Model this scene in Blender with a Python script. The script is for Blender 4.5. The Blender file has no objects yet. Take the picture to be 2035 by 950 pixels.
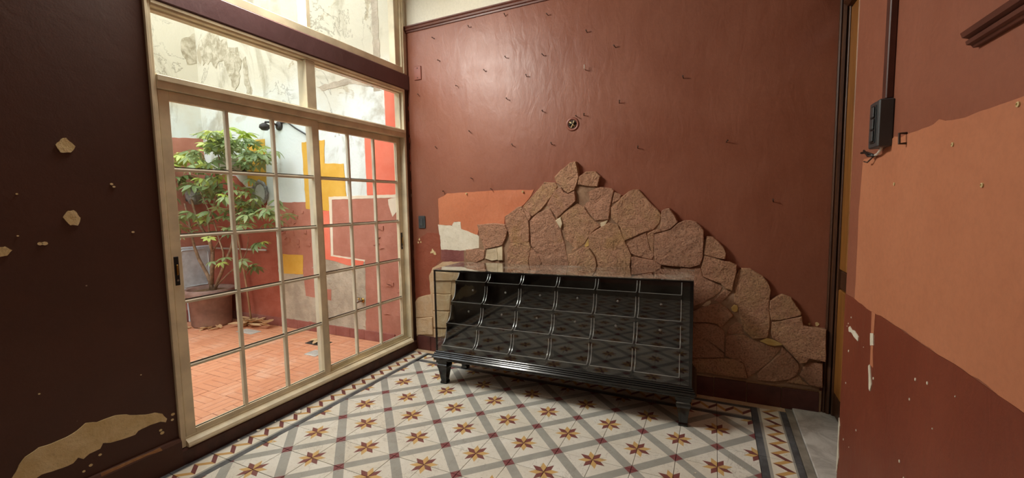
import bpy, bmesh, math, random
from mathutils import Vector, Matrix, noise
from mathutils.geometry import tessellate_polygon

random.seed(7)
scene = bpy.context.scene
COL = scene.collection
PI = math.pi

# ------------------------------------------------------------------ camera
cam_data = bpy.data.cameras.new('camera')
cam = bpy.data.objects.new('camera', cam_data)
COL.objects.link(cam)
cam_data.sensor_fit = 'HORIZONTAL'
cam_data.sensor_width = 36.0
cam_data.lens = 844.6 / 2035 * 36.0
cam_data.clip_start = 0.05
cam_data.clip_end = 200
_r = Vector((0.9030585, 0.42918395, -0.01692559))
_u = Vector((-0.02025076, 0.08190627, 0.99643428))
_f = Vector((-0.42903991, 0.89949569, -0.08265745))
cam.matrix_world = Matrix(((_r.x, _u.x, -_f.x, 2.56026), (_r.y, _u.y, -_f.y, -3.20366),
                           (_r.z, _u.z, -_f.z, 1.36649), (0, 0, 0, 1)))
scene.camera = cam

# ------------------------------------------------------------------ light
world = bpy.data.worlds.new('overcast sky')
scene.world = world
world.use_nodes = True
bg = world.node_tree.nodes['Background']
bg.inputs['Color'].default_value = (0.90, 0.96, 1.0, 1)
bg.inputs['Strength'].default_value = 4.2


def area(name, loc, target, sx, sy, power, color):
    l = bpy.data.lights.new(name, 'AREA')
    l.shape = 'RECTANGLE'
    l.size, l.size_y, l.energy, l.color = sx, sy, power, color
    o = bpy.data.objects.new(name, l)
    o.location = loc
    d = Vector(target) - Vector(loc)
    o.rotation_euler = d.to_track_quat('-Z', 'Y').to_euler()
    COL.objects.link(o)
    return o


area('fill_by_high_window', (0.07, -1.55, 3.06), (1.9, -1.1, 0.2), 0.8, 0.4, 46, (1.0, 0.96, 0.87))  # added area light on the room side of the high window, boosts the daylight
area('ceiling_fill', (1.9, -3.6, 4.1), (1.7, -1.4, 0.6), 1.1, 1.1, 5, (1.0, 0.86, 0.66))  # added warm fill from above, out of view, no fitting modelled

scene.view_settings.view_transform = 'Standard'
scene.view_settings.look = 'None'
scene.view_settings.gamma = 1
scene.view_settings.use_curve_mapping = False
scene.view_settings.exposure = 0.5


# ------------------------------------------------------------------ helpers
def lin(c):
    return tuple((x / 255 / 12.92 if x / 255 <= 0.04045 else ((x / 255 + 0.055) / 1.055) ** 2.4) for x in c) + (1,)


class N:
    """small node-tree writer"""

    def __init__(s, name):
        s.m = bpy.data.materials.new(name)
        s.m.use_nodes = True
        s.t = s.m.node_tree
        s.b = s.t.nodes['Principled BSDF']
        s.out = s.t.nodes['Material Output']

    def n(s, kind, **kw):
        x = s.t.nodes.new(kind)
        for k, v in kw.items():
            setattr(x, k, v)
        return x

    def put(s, sock, v):
        if isinstance(v, bpy.types.NodeSocket):
            s.t.links.new(v, sock)
        else:
            sock.default_value = v

    def math(s, op, a, b=0.0, c=None, clamp=False):
        x = s.n('ShaderNodeMath', operation=op, use_clamp=clamp)
        s.put(x.inputs[0], a)
        s.put(x.inputs[1], b)
        if c is not None:
            s.put(x.inputs[2], c)
        return x.outputs[0]

    def mix(s, f, a, b, blend='MIX'):
        x = s.n('ShaderNodeMix', data_type='RGBA', blend_type=blend)
        s.put(x.inputs[0], f)
        s.put(x.inputs[6], a)
        s.put(x.inputs[7], b)
        return x.outputs[2]

    def coord(s, kind='Object', scale=(1, 1, 1), loc=(0, 0, 0)):
        tc = s.n('ShaderNodeTexCoord')
        mp = s.n('ShaderNodeMapping')
        s.t.links.new(tc.outputs[kind], mp.inputs[0])
        mp.inputs['Scale'].default_value = scale
        mp.inputs['Location'].default_value = loc
        return mp.outputs[0]

    def noise(s, co, scale, detail=4, rough=0.55, dist=0.0):
        x = s.n('ShaderNodeTexNoise')
        s.put(x.inputs['Vector'], co)
        x.inputs['Scale'].default_value = scale
        x.inputs['Detail'].default_value = detail
        x.inputs['Roughness'].default_value = rough
        x.inputs['Distortion'].default_value = dist
        return x.outputs['Fac']

    def voro(s, co, scale, feature='F1'):
        x = s.n('ShaderNodeTexVoronoi', feature=feature)
        s.put(x.inputs['Vector'], co)
        x.inputs['Scale'].default_value = scale
        return x.outputs['Distance']

    def ramp(s, f, a, b, smooth=True):
        x = s.n('ShaderNodeMapRange', interpolation_type='SMOOTHSTEP' if smooth else 'LINEAR')
        s.put(x.inputs[0], f)
        x.inputs[1].default_value = a
        x.inputs[2].default_value = b
        return x.outputs[0]

    def bump(s, h, strength=0.3, dist=0.01, normal=None):
        x = s.n('ShaderNodeBump')
        x.inputs['Strength'].default_value = strength
        x.inputs['Distance'].default_value = dist
        s.put(x.inputs['Height'], h)
        if normal is not None:
            s.put(x.inputs['Normal'], normal)
        return x.outputs[0]

    def rand(s):
        return s.n('ShaderNodeObjectInfo').outputs['Random']

    def set(s, color=None, rough=None, normal=None, metal=None, spec=None, coat=None):
        for k, v in (('Base Color', color), ('Roughness', rough), ('Normal', normal), ('Metallic', metal),
                     ('Specular IOR Level', spec), ('Coat Weight', coat)):
            if v is not None:
                s.put(s.b.inputs[k], v)
        return s.m


def simple(name, c, rough=0.5, var=0.12, nscale=9, metal=0.0, spec=0.5, bump=0.0, bscale=60, coat=0.0):
    w = N(name)
    co = w.coord()
    f = w.noise(co, nscale, 5)
    base = lin(c)
    dark = tuple(v * (1 - var * 2.2) for v in base[:3]) + (1,)
    light = tuple(min(1, v * (1 + var * 1.4)) for v in base[:3]) + (1,)
    col = w.mix(w.ramp(f, 0.3, 0.7), dark, light)
    nb = w.bump(w.noise(co, bscale, 4), bump, 0.004) if bump else None
    return w.set(col, rough, nb, metal, spec, coat)


def wall_paint(name, c, c2, rough=0.42, lump=0.5, stretch=0.45, speck=0.0):
    w = N(name)
    co = w.coord()
    big = w.noise(co, 1.3, 5, 0.6, 0.4)
    col = w.mix(w.ramp(big, 0.35, 0.7), lin(c), lin(c2))
    fine = w.noise(co, 55, 4, 0.7)
    col = w.mix(w.ramp(fine, 0.35, 0.75), col, w.mix(0.82, lin(c2), (0, 0, 0, 1)) if False else w.mix(0.10, col, (0.02, 0.01, 0.01, 1)))
    if speck:
        sp = w.ramp(w.voro(co, 9), 0.035, 0.02)
        sp = w.math('MULTIPLY', sp, w.ramp(w.noise(co, 3.1, 2), 0.5, 0.6))
        col = w.mix(w.math('MULTIPLY', sp, speck), col, lin((205, 190, 165)))
    cs = w.coord('Object', (1, 1, stretch))
    h = w.math('ADD', w.math('MULTIPLY', w.noise(cs, 13, 5, 0.55, 0.6), 1.0), w.math('MULTIPLY', w.noise(cs, 4, 2), 1.2))
    h2 = w.noise(co, 130, 3, 0.6)
    nb = w.bump(h2, 0.16, 0.002, w.bump(h, lump, 0.012))
    rg = w.math('ADD', rough - 0.08, w.math('MULTIPLY', w.noise(co, 7, 4), 0.18))
    return w.set(col, rg, nb, spec=0.5)


# ------------------------------------------------------------------ mesh helpers
class MB:
    def __init__(s):
        s.bm = bmesh.new()

    def box(s, x0, x1, y0, y1, z0, z1, bevel=0.0):
        vs = [s.bm.verts.new(p) for p in ((x0, y0, z0), (x1, y0, z0), (x1, y1, z0), (x0, y1, z0),
                                          (x0, y0, z1), (x1, y0, z1), (x1, y1, z1), (x0, y1, z1))]
        fs = [s.bm.faces.new([vs[i] for i in q]) for q in
              ((0, 3, 2, 1), (4, 5, 6, 7), (0, 1, 5, 4), (1, 2, 6, 5), (2, 3, 7, 6), (3, 0, 4, 7))]
        if bevel:
            es = list({e for f in fs for e in f.edges})
            bmesh.ops.bevel(s.bm, geom=es, offset=bevel, segments=1, affect='EDGES', profile=0.5)
        return s

    def tube(s, pts, r, seg=8, cap=True):
        pts = [Vector(p) for p in pts]
        rs = r if isinstance(r, (list, tuple)) else [r] * len(pts)
        rings = []
        prev = None
        for i, p in enumerate(pts):
            d = (pts[min(i + 1, len(pts) - 1)] - pts[max(i - 1, 0)]).normalized()
            if prev is None:
                a = d.orthogonal().normalized()
            else:
                a = (prev - d * prev.dot(d)).normalized()
            prev = a
            b = d.cross(a)
            rings.append([s.bm.verts.new(p + (a * math.cos(2 * PI * k / seg) + b * math.sin(2 * PI * k / seg)) * rs[i]) for k in range(seg)])
        for i in range(len(rings) - 1):
            for k in range(seg):
                s.bm.faces.new((rings[i][k], rings[i][(k + 1) % seg], rings[i + 1][(k + 1) % seg], rings[i + 1][k]))
        if cap:
            s.bm.faces.new(rings[0][::-1])
            s.bm.faces.new(rings[-1])
        return s

    def lathe(s, prof, loc=(0, 0, 0), seg=20, axis='Z', sx=1, sy=1):
        rings = []
        for r, h in prof:
            ring = []
            for k in range(seg):
                a = 2 * PI * k / seg
                p = (r * math.cos(a) * sx, r * math.sin(a) * sy, h)
                if axis == 'Y':
                    p = (p[0], -p[2], p[1])
                elif axis == 'X':
                    p = (p[2], p[0], p[1])
                ring.append(s.bm.verts.new(Vector(p) + Vector(loc)))
            rings.append(ring)
        for i in range(len(rings) - 1):
            for k in range(seg):
                s.bm.faces.new((rings[i][k], rings[i][(k + 1) % seg], rings[i + 1][(k + 1) % seg], rings[i + 1][k]))
        if prof[0][0] > 1e-5:
            s.bm.faces.new(rings[0][::-1])
        if prof[-1][0] > 1e-5:
            s.bm.faces.new(rings[-1])
        return s

    def extrude(s, prof, a0, a1, fn):
        """closed 2-D profile swept from a0 to a1; fn(p, q, a) -> xyz"""
        r0 = [s.bm.verts.new(fn(p, q, a0)) for p, q in prof]
        r1 = [s.bm.verts.new(fn(p, q, a1)) for p, q in prof]
        n = len(prof)
        for k in range(n):
            s.bm.faces.new((r0[k], r0[(k + 1) % n], r1[(k + 1) % n], r1[k]))
        s.bm.faces.new(r0[::-1])
        s.bm.faces.new(r1)
        return s

    def mesh(s, name, mat, smooth=False):
        bmesh.ops.remove_doubles(s.bm, verts=s.bm.verts, dist=1e-6)
        bmesh.ops.recalc_face_normals(s.bm, faces=s.bm.faces)
        me = bpy.data.meshes.new(name)
        s.bm.to_mesh(me)
        s.bm.free()
        if smooth:
            for p in me.polygons:
                p.use_smooth = True
        if mat:
            me.materials.append(mat)
        return me

    def obj(s, name, mat, parent=None, smooth=False):
        return link(name, s.mesh(name, mat, smooth), parent)


def link(name, me, parent=None, loc=None, rot=None):
    o = bpy.data.objects.new(name, me)
    COL.objects.link(o)
    if parent:
        o.parent = parent
    if loc:
        o.location = loc
    if rot:
        o.rotation_euler = rot
    return o


def empty(name, loc=(0, 0, 0), rz=0.0):
    o = bpy.data.objects.new(name, None)
    COL.objects.link(o)
    o.location = loc
    o.rotation_euler = (0, 0, rz)
    return o


def tag(o, label=None, cat=None, group=None, kind=None):
    for k, v in (('label', label), ('category', cat), ('group', group), ('kind', kind)):
        if v:
            o[k] = v
    return o


def struct(o, label=None, cat=None):
    return tag(o, label, cat, None, 'structure')


BACK = lambda a, b, h: (a, -h, b)               # wall with the stones, plane y = 0
LEFT = lambda a, b, h: (h, a, b)                # window wall, plane x = 0
RX = 3.1
RIGHT = lambda a, b, h: (RX - h, a, b)          # right wall, plane x = RX
CX = -3.2
CLEFT = lambda a, b, h: (CX + h, a, b)          # far courtyard wall


def ragged(poly, step, amp, seed, keep_straight=()):
    out = []
    n = len(poly)
    for i in range(n):
        a, b = Vector(poly[i]), Vector(poly[(i + 1) % n])
        d = b - a
        k = max(1, int(d.length / step))
        nrm = Vector((-d.y, d.x)).normalized() if d.length > 1e-6 else Vector((0, 0))
        for j in range(k):
            p = a + d * (j / k)
            v = Vector((p.x * 18, p.y * 18, seed * 3.7))
            w = noise.noise(v) * amp + noise.noise(v * 3.1) * amp * 0.6
            out.append((p.x + nrm.x * w, p.y + nrm.y * w))
    return out


def cap(bm, verts, pts):
    for tri in tessellate_polygon([[Vector((a, b, 0)) for a, b in pts]]):
        try:
            bm.faces.new([verts[k] for k in tri])
        except ValueError:
            pass


def patch(name, poly, plane, h, mat, parent, step=0.03, amp=0.006, seed=1, h0=-0.004, bevel=0.0):
    """thin layer of paint or plaster with a ragged edge"""
    pts = ragged(poly, step, amp, seed)
    bm = bmesh.new()
    lo = [bm.verts.new(plane(a, b, h0)) for a, b in pts]
    hi = [bm.verts.new(plane(a, b, h)) for a, b in pts]
    n = len(pts)
    for k in range(n):
        bm.faces.new((lo[k], lo[(k + 1) % n], hi[(k + 1) % n], hi[k]))
    cap(bm, hi, pts)
    bmesh.ops.recalc_face_normals(bm, faces=bm.faces)
    me = bpy.data.meshes.new(name)
    bm.to_mesh(me)
    bm.free()
    me.materials.append(mat)
    return link(name, me, parent)


def inset2d(poly, d):
    n = len(poly)
    area2 = sum(poly[i][0] * poly[(i + 1) % n][1] - poly[(i + 1) % n][0] * poly[i][1] for i in range(n))
    sg = 1 if area2 > 0 else -1
    out = []
    for i in range(n):
        p0, p1, p2 = Vector(poly[i - 1]), Vector(poly[i]), Vector(poly[(i + 1) % n])
        e1 = (p1 - p0).normalized() if (p1 - p0).length > 1e-7 else Vector((1, 0))
        e2 = (p2 - p1).normalized() if (p2 - p1).length > 1e-7 else e1
        n1 = Vector((-e1.y, e1.x)) * sg
        n2 = Vector((-e2.y, e2.x)) * sg
        m = n1 + n2
        if m.length < 0.2:
            m = n1
        m.normalize()
        c = max(0.5, m.dot(n1))
        out.append((p1.x + m.x * d / c, p1.y + m.y * d / c))
    return out


def stone_mesh(poly, plane, h, seed, mat, gap=-0.0012):
    rnd = random.Random(seed)
    pts = inset2d(ragged(poly, 0.035, 0.004, seed), gap)
    cx = sum(p[0] for p in pts) / len(pts)
    cy = sum(p[1] for p in pts) / len(pts)
    size = max(max(p[0] for p in pts) - min(p[0] for p in pts), max(p[1] for p in pts) - min(p[1] for p in pts))
    tx, ty = rnd.uniform(-0.05, 0.05), rnd.uniform(-0.05, 0.05)
    hh = h + rnd.uniform(-0.010, 0.010)
    ins = min(0.0042, size * 0.05)
    p2 = inset2d(pts, ins)
    bm = bmesh.new()

    def hz(p, k):
        v = noise.noise(Vector((p[0] * 9, p[1] * 9, seed)))
        return max(0.012, hh * k + (p[0] - cx) * tx + (p[1] - cy) * ty + v * 0.006)
    r0 = [bm.verts.new(plane(p[0], p[1], -0.004)) for p in pts]
    r1 = [bm.verts.new(plane(p[0], p[1], hz(p, 0.84))) for p in pts]
    r2 = [bm.verts.new(plane(p[0], p[1], hz(p, 1.0))) for p in p2]
    n = len(pts)
    for A, B in ((r0, r1), (r1, r2)):
        for k in range(n):
            bm.faces.new((A[k], A[(k + 1) % n], B[(k + 1) % n], B[k]))
    cap(bm, r2, p2)
    bmesh.ops.recalc_face_normals(bm, faces=bm.faces)
    me = bpy.data.meshes.new('stone')
    bm.to_mesh(me)
    bm.free()
    me.materials.append(mat)
    return me


# ------------------------------------------------------------------ materials
M = {}
M['brown_wall'] = wall_paint('satin brown wall paint', (136, 80, 59), (147, 92, 71), 0.43, 0.30)
M['red_wall'] = wall_paint('deep red-brown wall paint', (122, 58, 38), (134, 67, 45), 0.5, 0.35)
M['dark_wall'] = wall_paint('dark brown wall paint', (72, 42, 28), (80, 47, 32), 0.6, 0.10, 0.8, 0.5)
M['right_wall'] = wall_paint('brown wall paint right', (146, 88, 66), (156, 97, 74), 0.5, 0.25, 0.8, 0.25)
M['salmon_paint'] = wall_paint('faded salmon paint', (190, 122, 88), (202, 134, 98), 0.55, 0.22, 0.8)
M['orange_paint'] = wall_paint('old orange paint', (192, 114, 78), (210, 134, 96), 0.5, 0.6, 0.6)
M['maroon_paint'] = wall_paint('old maroon paint', (110, 52, 52), (150, 100, 92), 0.55, 0.9, 0.9)
M['cream_wall'] = wall_paint('cream wall paint', (226, 220, 200), (232, 228, 210), 0.6, 0.25)
M['plum'] = wall_paint('plum brown beam paint', (96, 66, 66), (104, 72, 72), 0.5, 0.2)


def plaster_mat(name, c, c2, bump=0.5):
    w = N(name)
    co = w.coord()
    f = w.noise(co, 11, 6, 0.65, 0.4)
    col = w.mix(w.ramp(f, 0.35, 0.68), lin(c), lin(c2))
    g = w.noise(co, 48, 5, 0.7)
    col = w.mix(w.math('MULTIPLY', w.ramp(g, 0.56, 0.72), 0.35), col, lin((120, 100, 76)))
    h = w.math('ADD', w.math('MULTIPLY', g, 0.5), f)
    return w.set(col, 0.9, w.bump(h, bump, 0.01), spec=0.2)


M['plaster'] = plaster_mat('bare white plaster', (218, 212, 192), (230, 225, 208))
M['filler'] = plaster_mat('cream filler', (214, 192, 140), (228, 210, 165), 0.9)
M['beige_plaster'] = plaster_mat('beige old mortar', (196, 164, 128), (206, 182, 150), 0.7)
M['worn'] = plaster_mat('worn brown arris', (150, 110, 72), (120, 80, 52), 0.3)
M['mortar'] = plaster_mat('stone mortar', (138, 108, 86), (164, 134, 108), 0.8)


def stone_mat():
    w = N('rough reddish flagstone')
    co = w.coord()
    r = w.rand()
    base = w.n('ShaderNodeValToRGB')
    w.put(base.inputs[0], r)
    el = base.color_ramp.elements
    el[0].color = lin((202, 154, 122))
    el[1].color = lin((208, 166, 128))
    for p, c in ((0.25, (204, 160, 132)), (0.5, (194, 146, 118)), (0.75, (212, 170, 126))):
        e = el.new(p)
        e.color = lin(c)
    f = w.noise(co, 7, 6, 0.7, 0.5)
    col = w.mix(w.ramp(f, 0.3, 0.72), base.outputs[0], lin((212, 160, 130)))
    col = w.mix(w.math('MULTIPLY', w.ramp(w.noise(co, 5.1, 4), 0.58, 0.75), 0.5), col, lin((190, 150, 92)))
    g = w.noise(co, 95, 4, 0.75)
    col = w.mix(w.math('MULTIPLY', w.ramp(g, 0.52, 0.36), 0.5), col, lin((96, 62, 46)))
    h = w.math('ADD', w.math('MULTIPLY', w.noise(co, 22, 5, 0.65, 0.6), 1.0), w.math('ADD', w.math('MULTIPLY', g, 0.75), w.math('MULTIPLY', w.noise(co, 9, 3, 0.5, 0.8), 1.9)))
    return w.set(col, 0.82, w.bump(h, 1.0, 0.026), spec=0.25)


M['stone'] = stone_mat()
M['pale_stone'] = plaster_mat('pale stone chip', (200, 182, 150), (216, 200, 170), 0.6)
M['yellow_stone'] = plaster_mat('yellow stone', (196, 162, 96), (206, 178, 120), 0.6)


def tile_mat():
    w = N('encaustic star tile')
    co = w.coord('Object', (5, 5, 5))
    sp = w.n('ShaderNodeSeparateXYZ')
    w.put(sp.inputs[0], co)
    u0 = w.math('ADD', sp.outputs[0], 0.5)
    v0 = w.math('ADD', sp.outputs[1], 0.5)
    fold = w.math('GREATER_THAN', w.math('ADD', u0, v0), 1.0)

    def flip(x):
        return w.math('ABSOLUTE', w.math('SUBTRACT', fold, x))
    u, v = flip(u0), flip(v0)
    S = 0.211
    I = 0.70711

    def rhomb(p, q):
        b = w.math('DIVIDE', q, I)
        a = w.math('SUBTRACT', p, q)
        ok = w.math('LESS_THAN', b, S)
        ok = w.math('MULTIPLY', ok, w.math('GREATER_THAN', a, 0.0))
        return w.math('MULTIPLY', ok, w.math('LESS_THAN', a, S))
    yel, mar = rhomb(u, v), rhomb(v, u)
    t = w.math('ABSOLUTE', w.math('SUBTRACT', w.math('ADD', u, v), 1.0))
    band = w.math('LESS_THAN', t, 0.18)
    d = w.math('SUBTRACT', u, v)
    e = w.math('MINIMUM', w.math('ABSOLUTE', w.math('SUBTRACT', d, 1.0)), w.math('ABSOLUTE', w.math('ADD', d, 1.0)))
    red = w.math('MULTIPLY', band, w.math('LESS_THAN', e, 0.18))
    tc = w.n('ShaderNodeTexCoord')
    geo = w.n('ShaderNodeNewGeometry')
    wp = geo.outputs['Position']
    wear = w.noise(wp, 6, 6, 0.65)
    fine = w.noise(wp, 60, 4, 0.7)
    white = w.mix(w.ramp(wear, 0.3, 0.7), lin((212, 208, 196)), lin((224, 222, 212)))
    white = w.mix(w.math('MULTIPLY', w.rand(), 0.35), white, lin((204, 194, 170)))
    col = w.mix(yel, white, lin((200, 164, 104)))
    col = w.mix(mar, col, lin((122, 70, 66)))
    grey = w.mix(w.ramp(wear, 0.3, 0.7), lin((150, 150, 142)), lin((166, 166, 158)))
    col = w.mix(band, col, grey)
    redc = w.mix(w.ramp(w.math('MINIMUM', w.math('ABSOLUTE', w.math('SUBTRACT', u0, v0)), 9.0), 0.0, 0.02), lin((165, 110, 104)), lin((128, 72, 74)))
    col = w.mix(red, col, lin((128, 72, 74)))
    col = w.mix(w.math('MULTIPLY', w.ramp(fine, 0.5, 0.75), 0.30), col, lin((150, 140, 122)))
    # hairline cracks and scuffs
    cr = w.ramp(w.math('ABSOLUTE', w.math('SUBTRACT', w.noise(wp, 2.6, 6, 0.6, 1.2), 0.5)), 0.006, 0.0)
    col = w.mix(w.math('MULTIPLY', cr, 0.35), col, lin((120, 112, 98)))
    rg = w.math('ADD', 0.38, w.math('MULTIPLY', wear, 0.25))
    return w.set(col, rg, w.bump(fine, 0.08, 0.002), spec=0.4)


M['tile'] = tile_mat()


def border_mat():
    """local x: 0.1 = inner (star field) side, -0.1 = outer side; y along the border"""
    w = N('encaustic border tile')
    co = w.coord('Object')
    sp = w.n('ShaderNodeSeparateXYZ')
    w.put(sp.inputs[0], co)
    x, y = sp.outputs[0], sp.outputs[1]
    ph = w.math('FRACT', w.math('MULTIPLY', w.math('ADD', y, 1.0), 10.0))
    up = w.math('LESS_THAN', ph, 0.5)
    tri = w.math('ABSOLUTE', w.math('SUBTRACT', w.math('MULTIPLY', ph, 2.0), 1.0))  # 1..0..1
    c = w.math('SUBTRACT', 0.022, w.math('MULTIPLY', tri, 0.062))
    near = w.math('LESS_THAN', w.math('ABSOLUTE', w.math('SUBTRACT', x, c)), 0.019)
    geo = w.n('ShaderNodeNewGeometry')
    wear = w.noise(geo.outputs['Position'], 8, 5, 0.65)
    white = w.mix(w.ramp(wear, 0.3, 0.7), lin((214, 206, 186)), lin((228, 222, 206)))
    col = w.mix(near, white, w.mix(up, lin((120, 72, 68)), lin((196, 156, 96))))
    g1 = w.math('GREATER_THAN', w.math('ABSOLUTE', w.math('ADD', x, 0.005)), 0.052)
    col = w.mix(g1, col, lin((158, 156, 146)))
    dk = w.math('GREATER_THAN', w.math('ABSOLUTE', w.math('ADD', x, 0.002)), 0.064)
    dark = w.mix(w.ramp(wear, 0.35, 0.7), lin((70, 72, 74)), lin((104, 106, 108)))
    col = w.mix(dk, col, dark)
    return w.set(col, 0.42, w.bump(wear, 0.1, 0.002), spec=0.4)


M['border'] = border_mat()


def marble():
    w = N('worn grey marble')
    co = w.coord()
    f = w.noise(co, 5, 7, 0.7, 1.6)
    col = w.mix(w.ramp(f, 0.35, 0.65), lin((168, 164, 156)), lin((206, 203, 196)))
    return w.set(col, 0.4, w.bump(f, 0.12, 0.003))


M['marble'] = marble()
M['grout'] = simple('dirty grout', (120, 110, 96), 0.9, 0.2)
M['base_tile'] = simple('maroon skirting tile', (92, 50, 44), 0.5, 0.16, 8, bump=0.15)
M['frame'] = simple('yellowed cream metal paint', (224, 212, 180), 0.45, 0.09, 5, bump=0.08, bscale=40)
M['muntin'] = simple('cream muntin paint', (222, 214, 190), 0.4, 0.06, 6)
M['rubber'] = simple('black window seal', (28, 26, 24), 0.6)
M['black_plastic'] = simple('black plastic', (26, 27, 27), 0.4)
M['grey_plastic'] = simple('dark grey switch plastic', (62, 66, 68), 0.4, 0.05)
M['brown_plate'] = simple('painted over cover plate', (140, 82, 66), 0.4, 0.05)
M['chrome'] = simple('bright trim', (196, 196, 200), 0.3, 0.03, metal=0.45)
M['steel'] = simple('dull steel', (160, 158, 150), 0.35, 0.1, metal=1.0)
M['rust'] = simple('rusty nail', (70, 48, 36), 0.7, 0.2)
M['black_lacquer'] = simple('black lacquered wood', (17, 16, 16), 0.22, 0.15, 6, spec=0.5, coat=0.3, bump=0.04, bscale=30)
M['bin_black'] = simple('black tray enamel', (10, 10, 10), 0.3, 0.1, 6, spec=0.35)
M['wire_white'] = simple('white cable', (214, 208, 196), 0.5, 0.05)


def glass(name, tint=(1, 1, 1), ior=1.5, dirt=0.0, gl=1.0):
    w = N(name)
    t = w.t
    t.nodes.remove(w.b)
    tr = w.n('ShaderNodeBsdfTransparent')
    tr.inputs[0].default_value = tint + (1,)
    gls = w.n('ShaderNodeBsdfGlossy')
    gls.inputs['Roughness'].default_value = 0.02
    geo = w.n('ShaderNodeNewGeometry')
    dt = w.n('ShaderNodeVectorMath', operation='DOT_PRODUCT')
    t.links.new(geo.outputs['Normal'], dt.inputs[0])
    t.links.new(geo.outputs['Incoming'], dt.inputs[1])
    om = w.math('SUBTRACT', 1.0, w.math('ABSOLUTE', dt.outputs['Value']), clamp=True)
    fr = w.math('ADD', 0.04, w.math('MULTIPLY', w.math('POWER', om, 5.0), 0.9))
    fr = w.math('MULTIPLY', fr, w.math('SUBTRACT', 1.0, geo.outputs['Backfacing']))
    mx = w.n('ShaderNodeMixShader')
    t.links.new(w.math('MULTIPLY', fr, gl, clamp=True), mx.inputs[0])
    t.links.new(tr.outputs[0], mx.inputs[1])
    t.links.new(gls.outputs[0], mx.inputs[2])
    res = mx.outputs[0]
    if dirt:
        df = w.n('ShaderNodeBsdfDiffuse')
        df.inputs[0].default_value = lin((190, 185, 170))
        m2 = w.n('ShaderNodeMixShader')
        co = w.coord()
        t.links.new(w.math('MULTIPLY', w.ramp(w.noise(co, 4, 6, 0.7), 0.4, 0.8), dirt), m2.inputs[0])
        t.links.new(res, m2.inputs[1])
        t.links.new(df.outputs[0], m2.inputs[2])
        res = m2.outputs[0]
    t.links.new(res, w.out.inputs[0])
    return w.m


M['pane'] = glass('window glass')
M['case_glass'] = glass('dusty display glass', (0.96, 0.98, 0.97), 1.5, 0.02, 2.5)
M['top_glass'] = glass('dusty glass top', (0.80, 0.82, 0.80), 1.5, 0.42, 2.4)


def wood(name, c, c2):
    w = N(name)
    co = w.coord('Object', (9, 9, 0.7))
    f = w.noise(co, 4, 6, 0.65, 0.8)
    col = w.mix(w.ramp(f, 0.3, 0.7), lin(c), lin(c2))
    return w.set(col, 0.42, w.bump(f, 0.15, 0.003))


M['dark_wood'] = wood('dark varnished wood', (64, 38, 24), (92, 58, 36))
M['gold_wood'] = wood('golden varnished wood', (132, 84, 36), (164, 110, 52))


def court_wall_mat():
    """weathered whitewash: bluish white low, creamy and flaking higher up"""
    w = N('weathered whitewash')
    co = w.coord()
    sp = w.n('ShaderNodeSeparateXYZ')
    w.put(sp.inputs[0], co)
    hi = w.ramp(w.math('ADD', sp.outputs[2], w.math('MULTIPLY', w.noise(co, 1.6, 5, 0.6), 1.6)), 2.9, 3.7)
    col = w.mix(hi, lin((220, 228, 226)), lin((208, 202, 182)))
    st = w.noise(w.coord('Object', (1, 1, 0.45)), 1.9, 7, 0.68, 0.9)
    col = w.mix(w.math('MULTIPLY', w.ramp(st, 0.52, 0.68), 0.6), col, lin((150, 140, 116)))
    fl = w.noise(w.coord('Object', (1, 1, 0.7), (3, 1, 7)), 2.3, 8, 0.7, 1.0)
    fm = w.math('MULTIPLY', w.ramp(fl, 0.60, 0.63), w.ramp(sp.outputs[2], 2.2, 2.7))
    col = w.mix(w.math('MULTIPLY', fm, 0.85), col, lin((176, 164, 138)))
    big = w.noise(w.coord('Object', (1, 1, 1), (4, 4, 2)), 0.9, 3)
    crk = w.ramp(w.math('ABSOLUTE', w.math('SUBTRACT', w.noise(w.coord('Object', (1, 1, 0.5), (9, 2, 1)), 1.3, 7, 0.62, 1.3), 0.5)), 0.010, 0.0)
    col = w.mix(w.math('MULTIPLY', w.math('MULTIPLY', crk, w.ramp(big, 0.48, 0.6)), 0.6), col, lin((120, 112, 96)))
    h = w.math('ADD', fl, w.math('MULTIPLY', w.noise(co, 30, 5), 0.3))
    return w.set(col, 0.9, w.bump(h, 0.35, 0.02), spec=0.2)


M['court_wall'] = court_wall_mat()


def court_paint(name, c, c2, bump=0.4):
    w = N(name)
    co = w.coord()
    f = w.noise(co, 4, 6, 0.65)
    col = w.mix(w.ramp(f, 0.35, 0.7), lin(c), lin(c2))
    h = w.noise(co, 20, 6, 0.6, 0.8)
    return w.set(col, 0.8, w.bump(h, bump, 0.012), spec=0.25)


M['c_brown'] = court_paint('courtyard red-brown paint', (172, 112, 94), (188, 130, 112))
M['c_red'] = court_paint('courtyard red paint', (156, 84, 66), (174, 100, 82))
M['c_yellow'] = court_paint('courtyard yellow paint', (214, 166, 66), (224, 180, 84), 0.2)
M['c_coral'] = court_paint('courtyard coral paint', (226, 116, 92), (232, 130, 106), 0.2)
M['c_cream'] = court_paint('courtyard cream edge', (222, 208, 186), (230, 220, 200), 0.2)
M['c_grey'] = court_paint('bare grey render', (164, 152, 134), (196, 184, 164), 0.8)
M['c_stain'] = plaster_mat('flaked grey-brown render', (158, 148, 124), (206, 198, 176), 0.9)
M['c_skirt'] = court_paint('courtyard skirting tile', (142, 84, 74), (160, 104, 94), 0.2)


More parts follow.
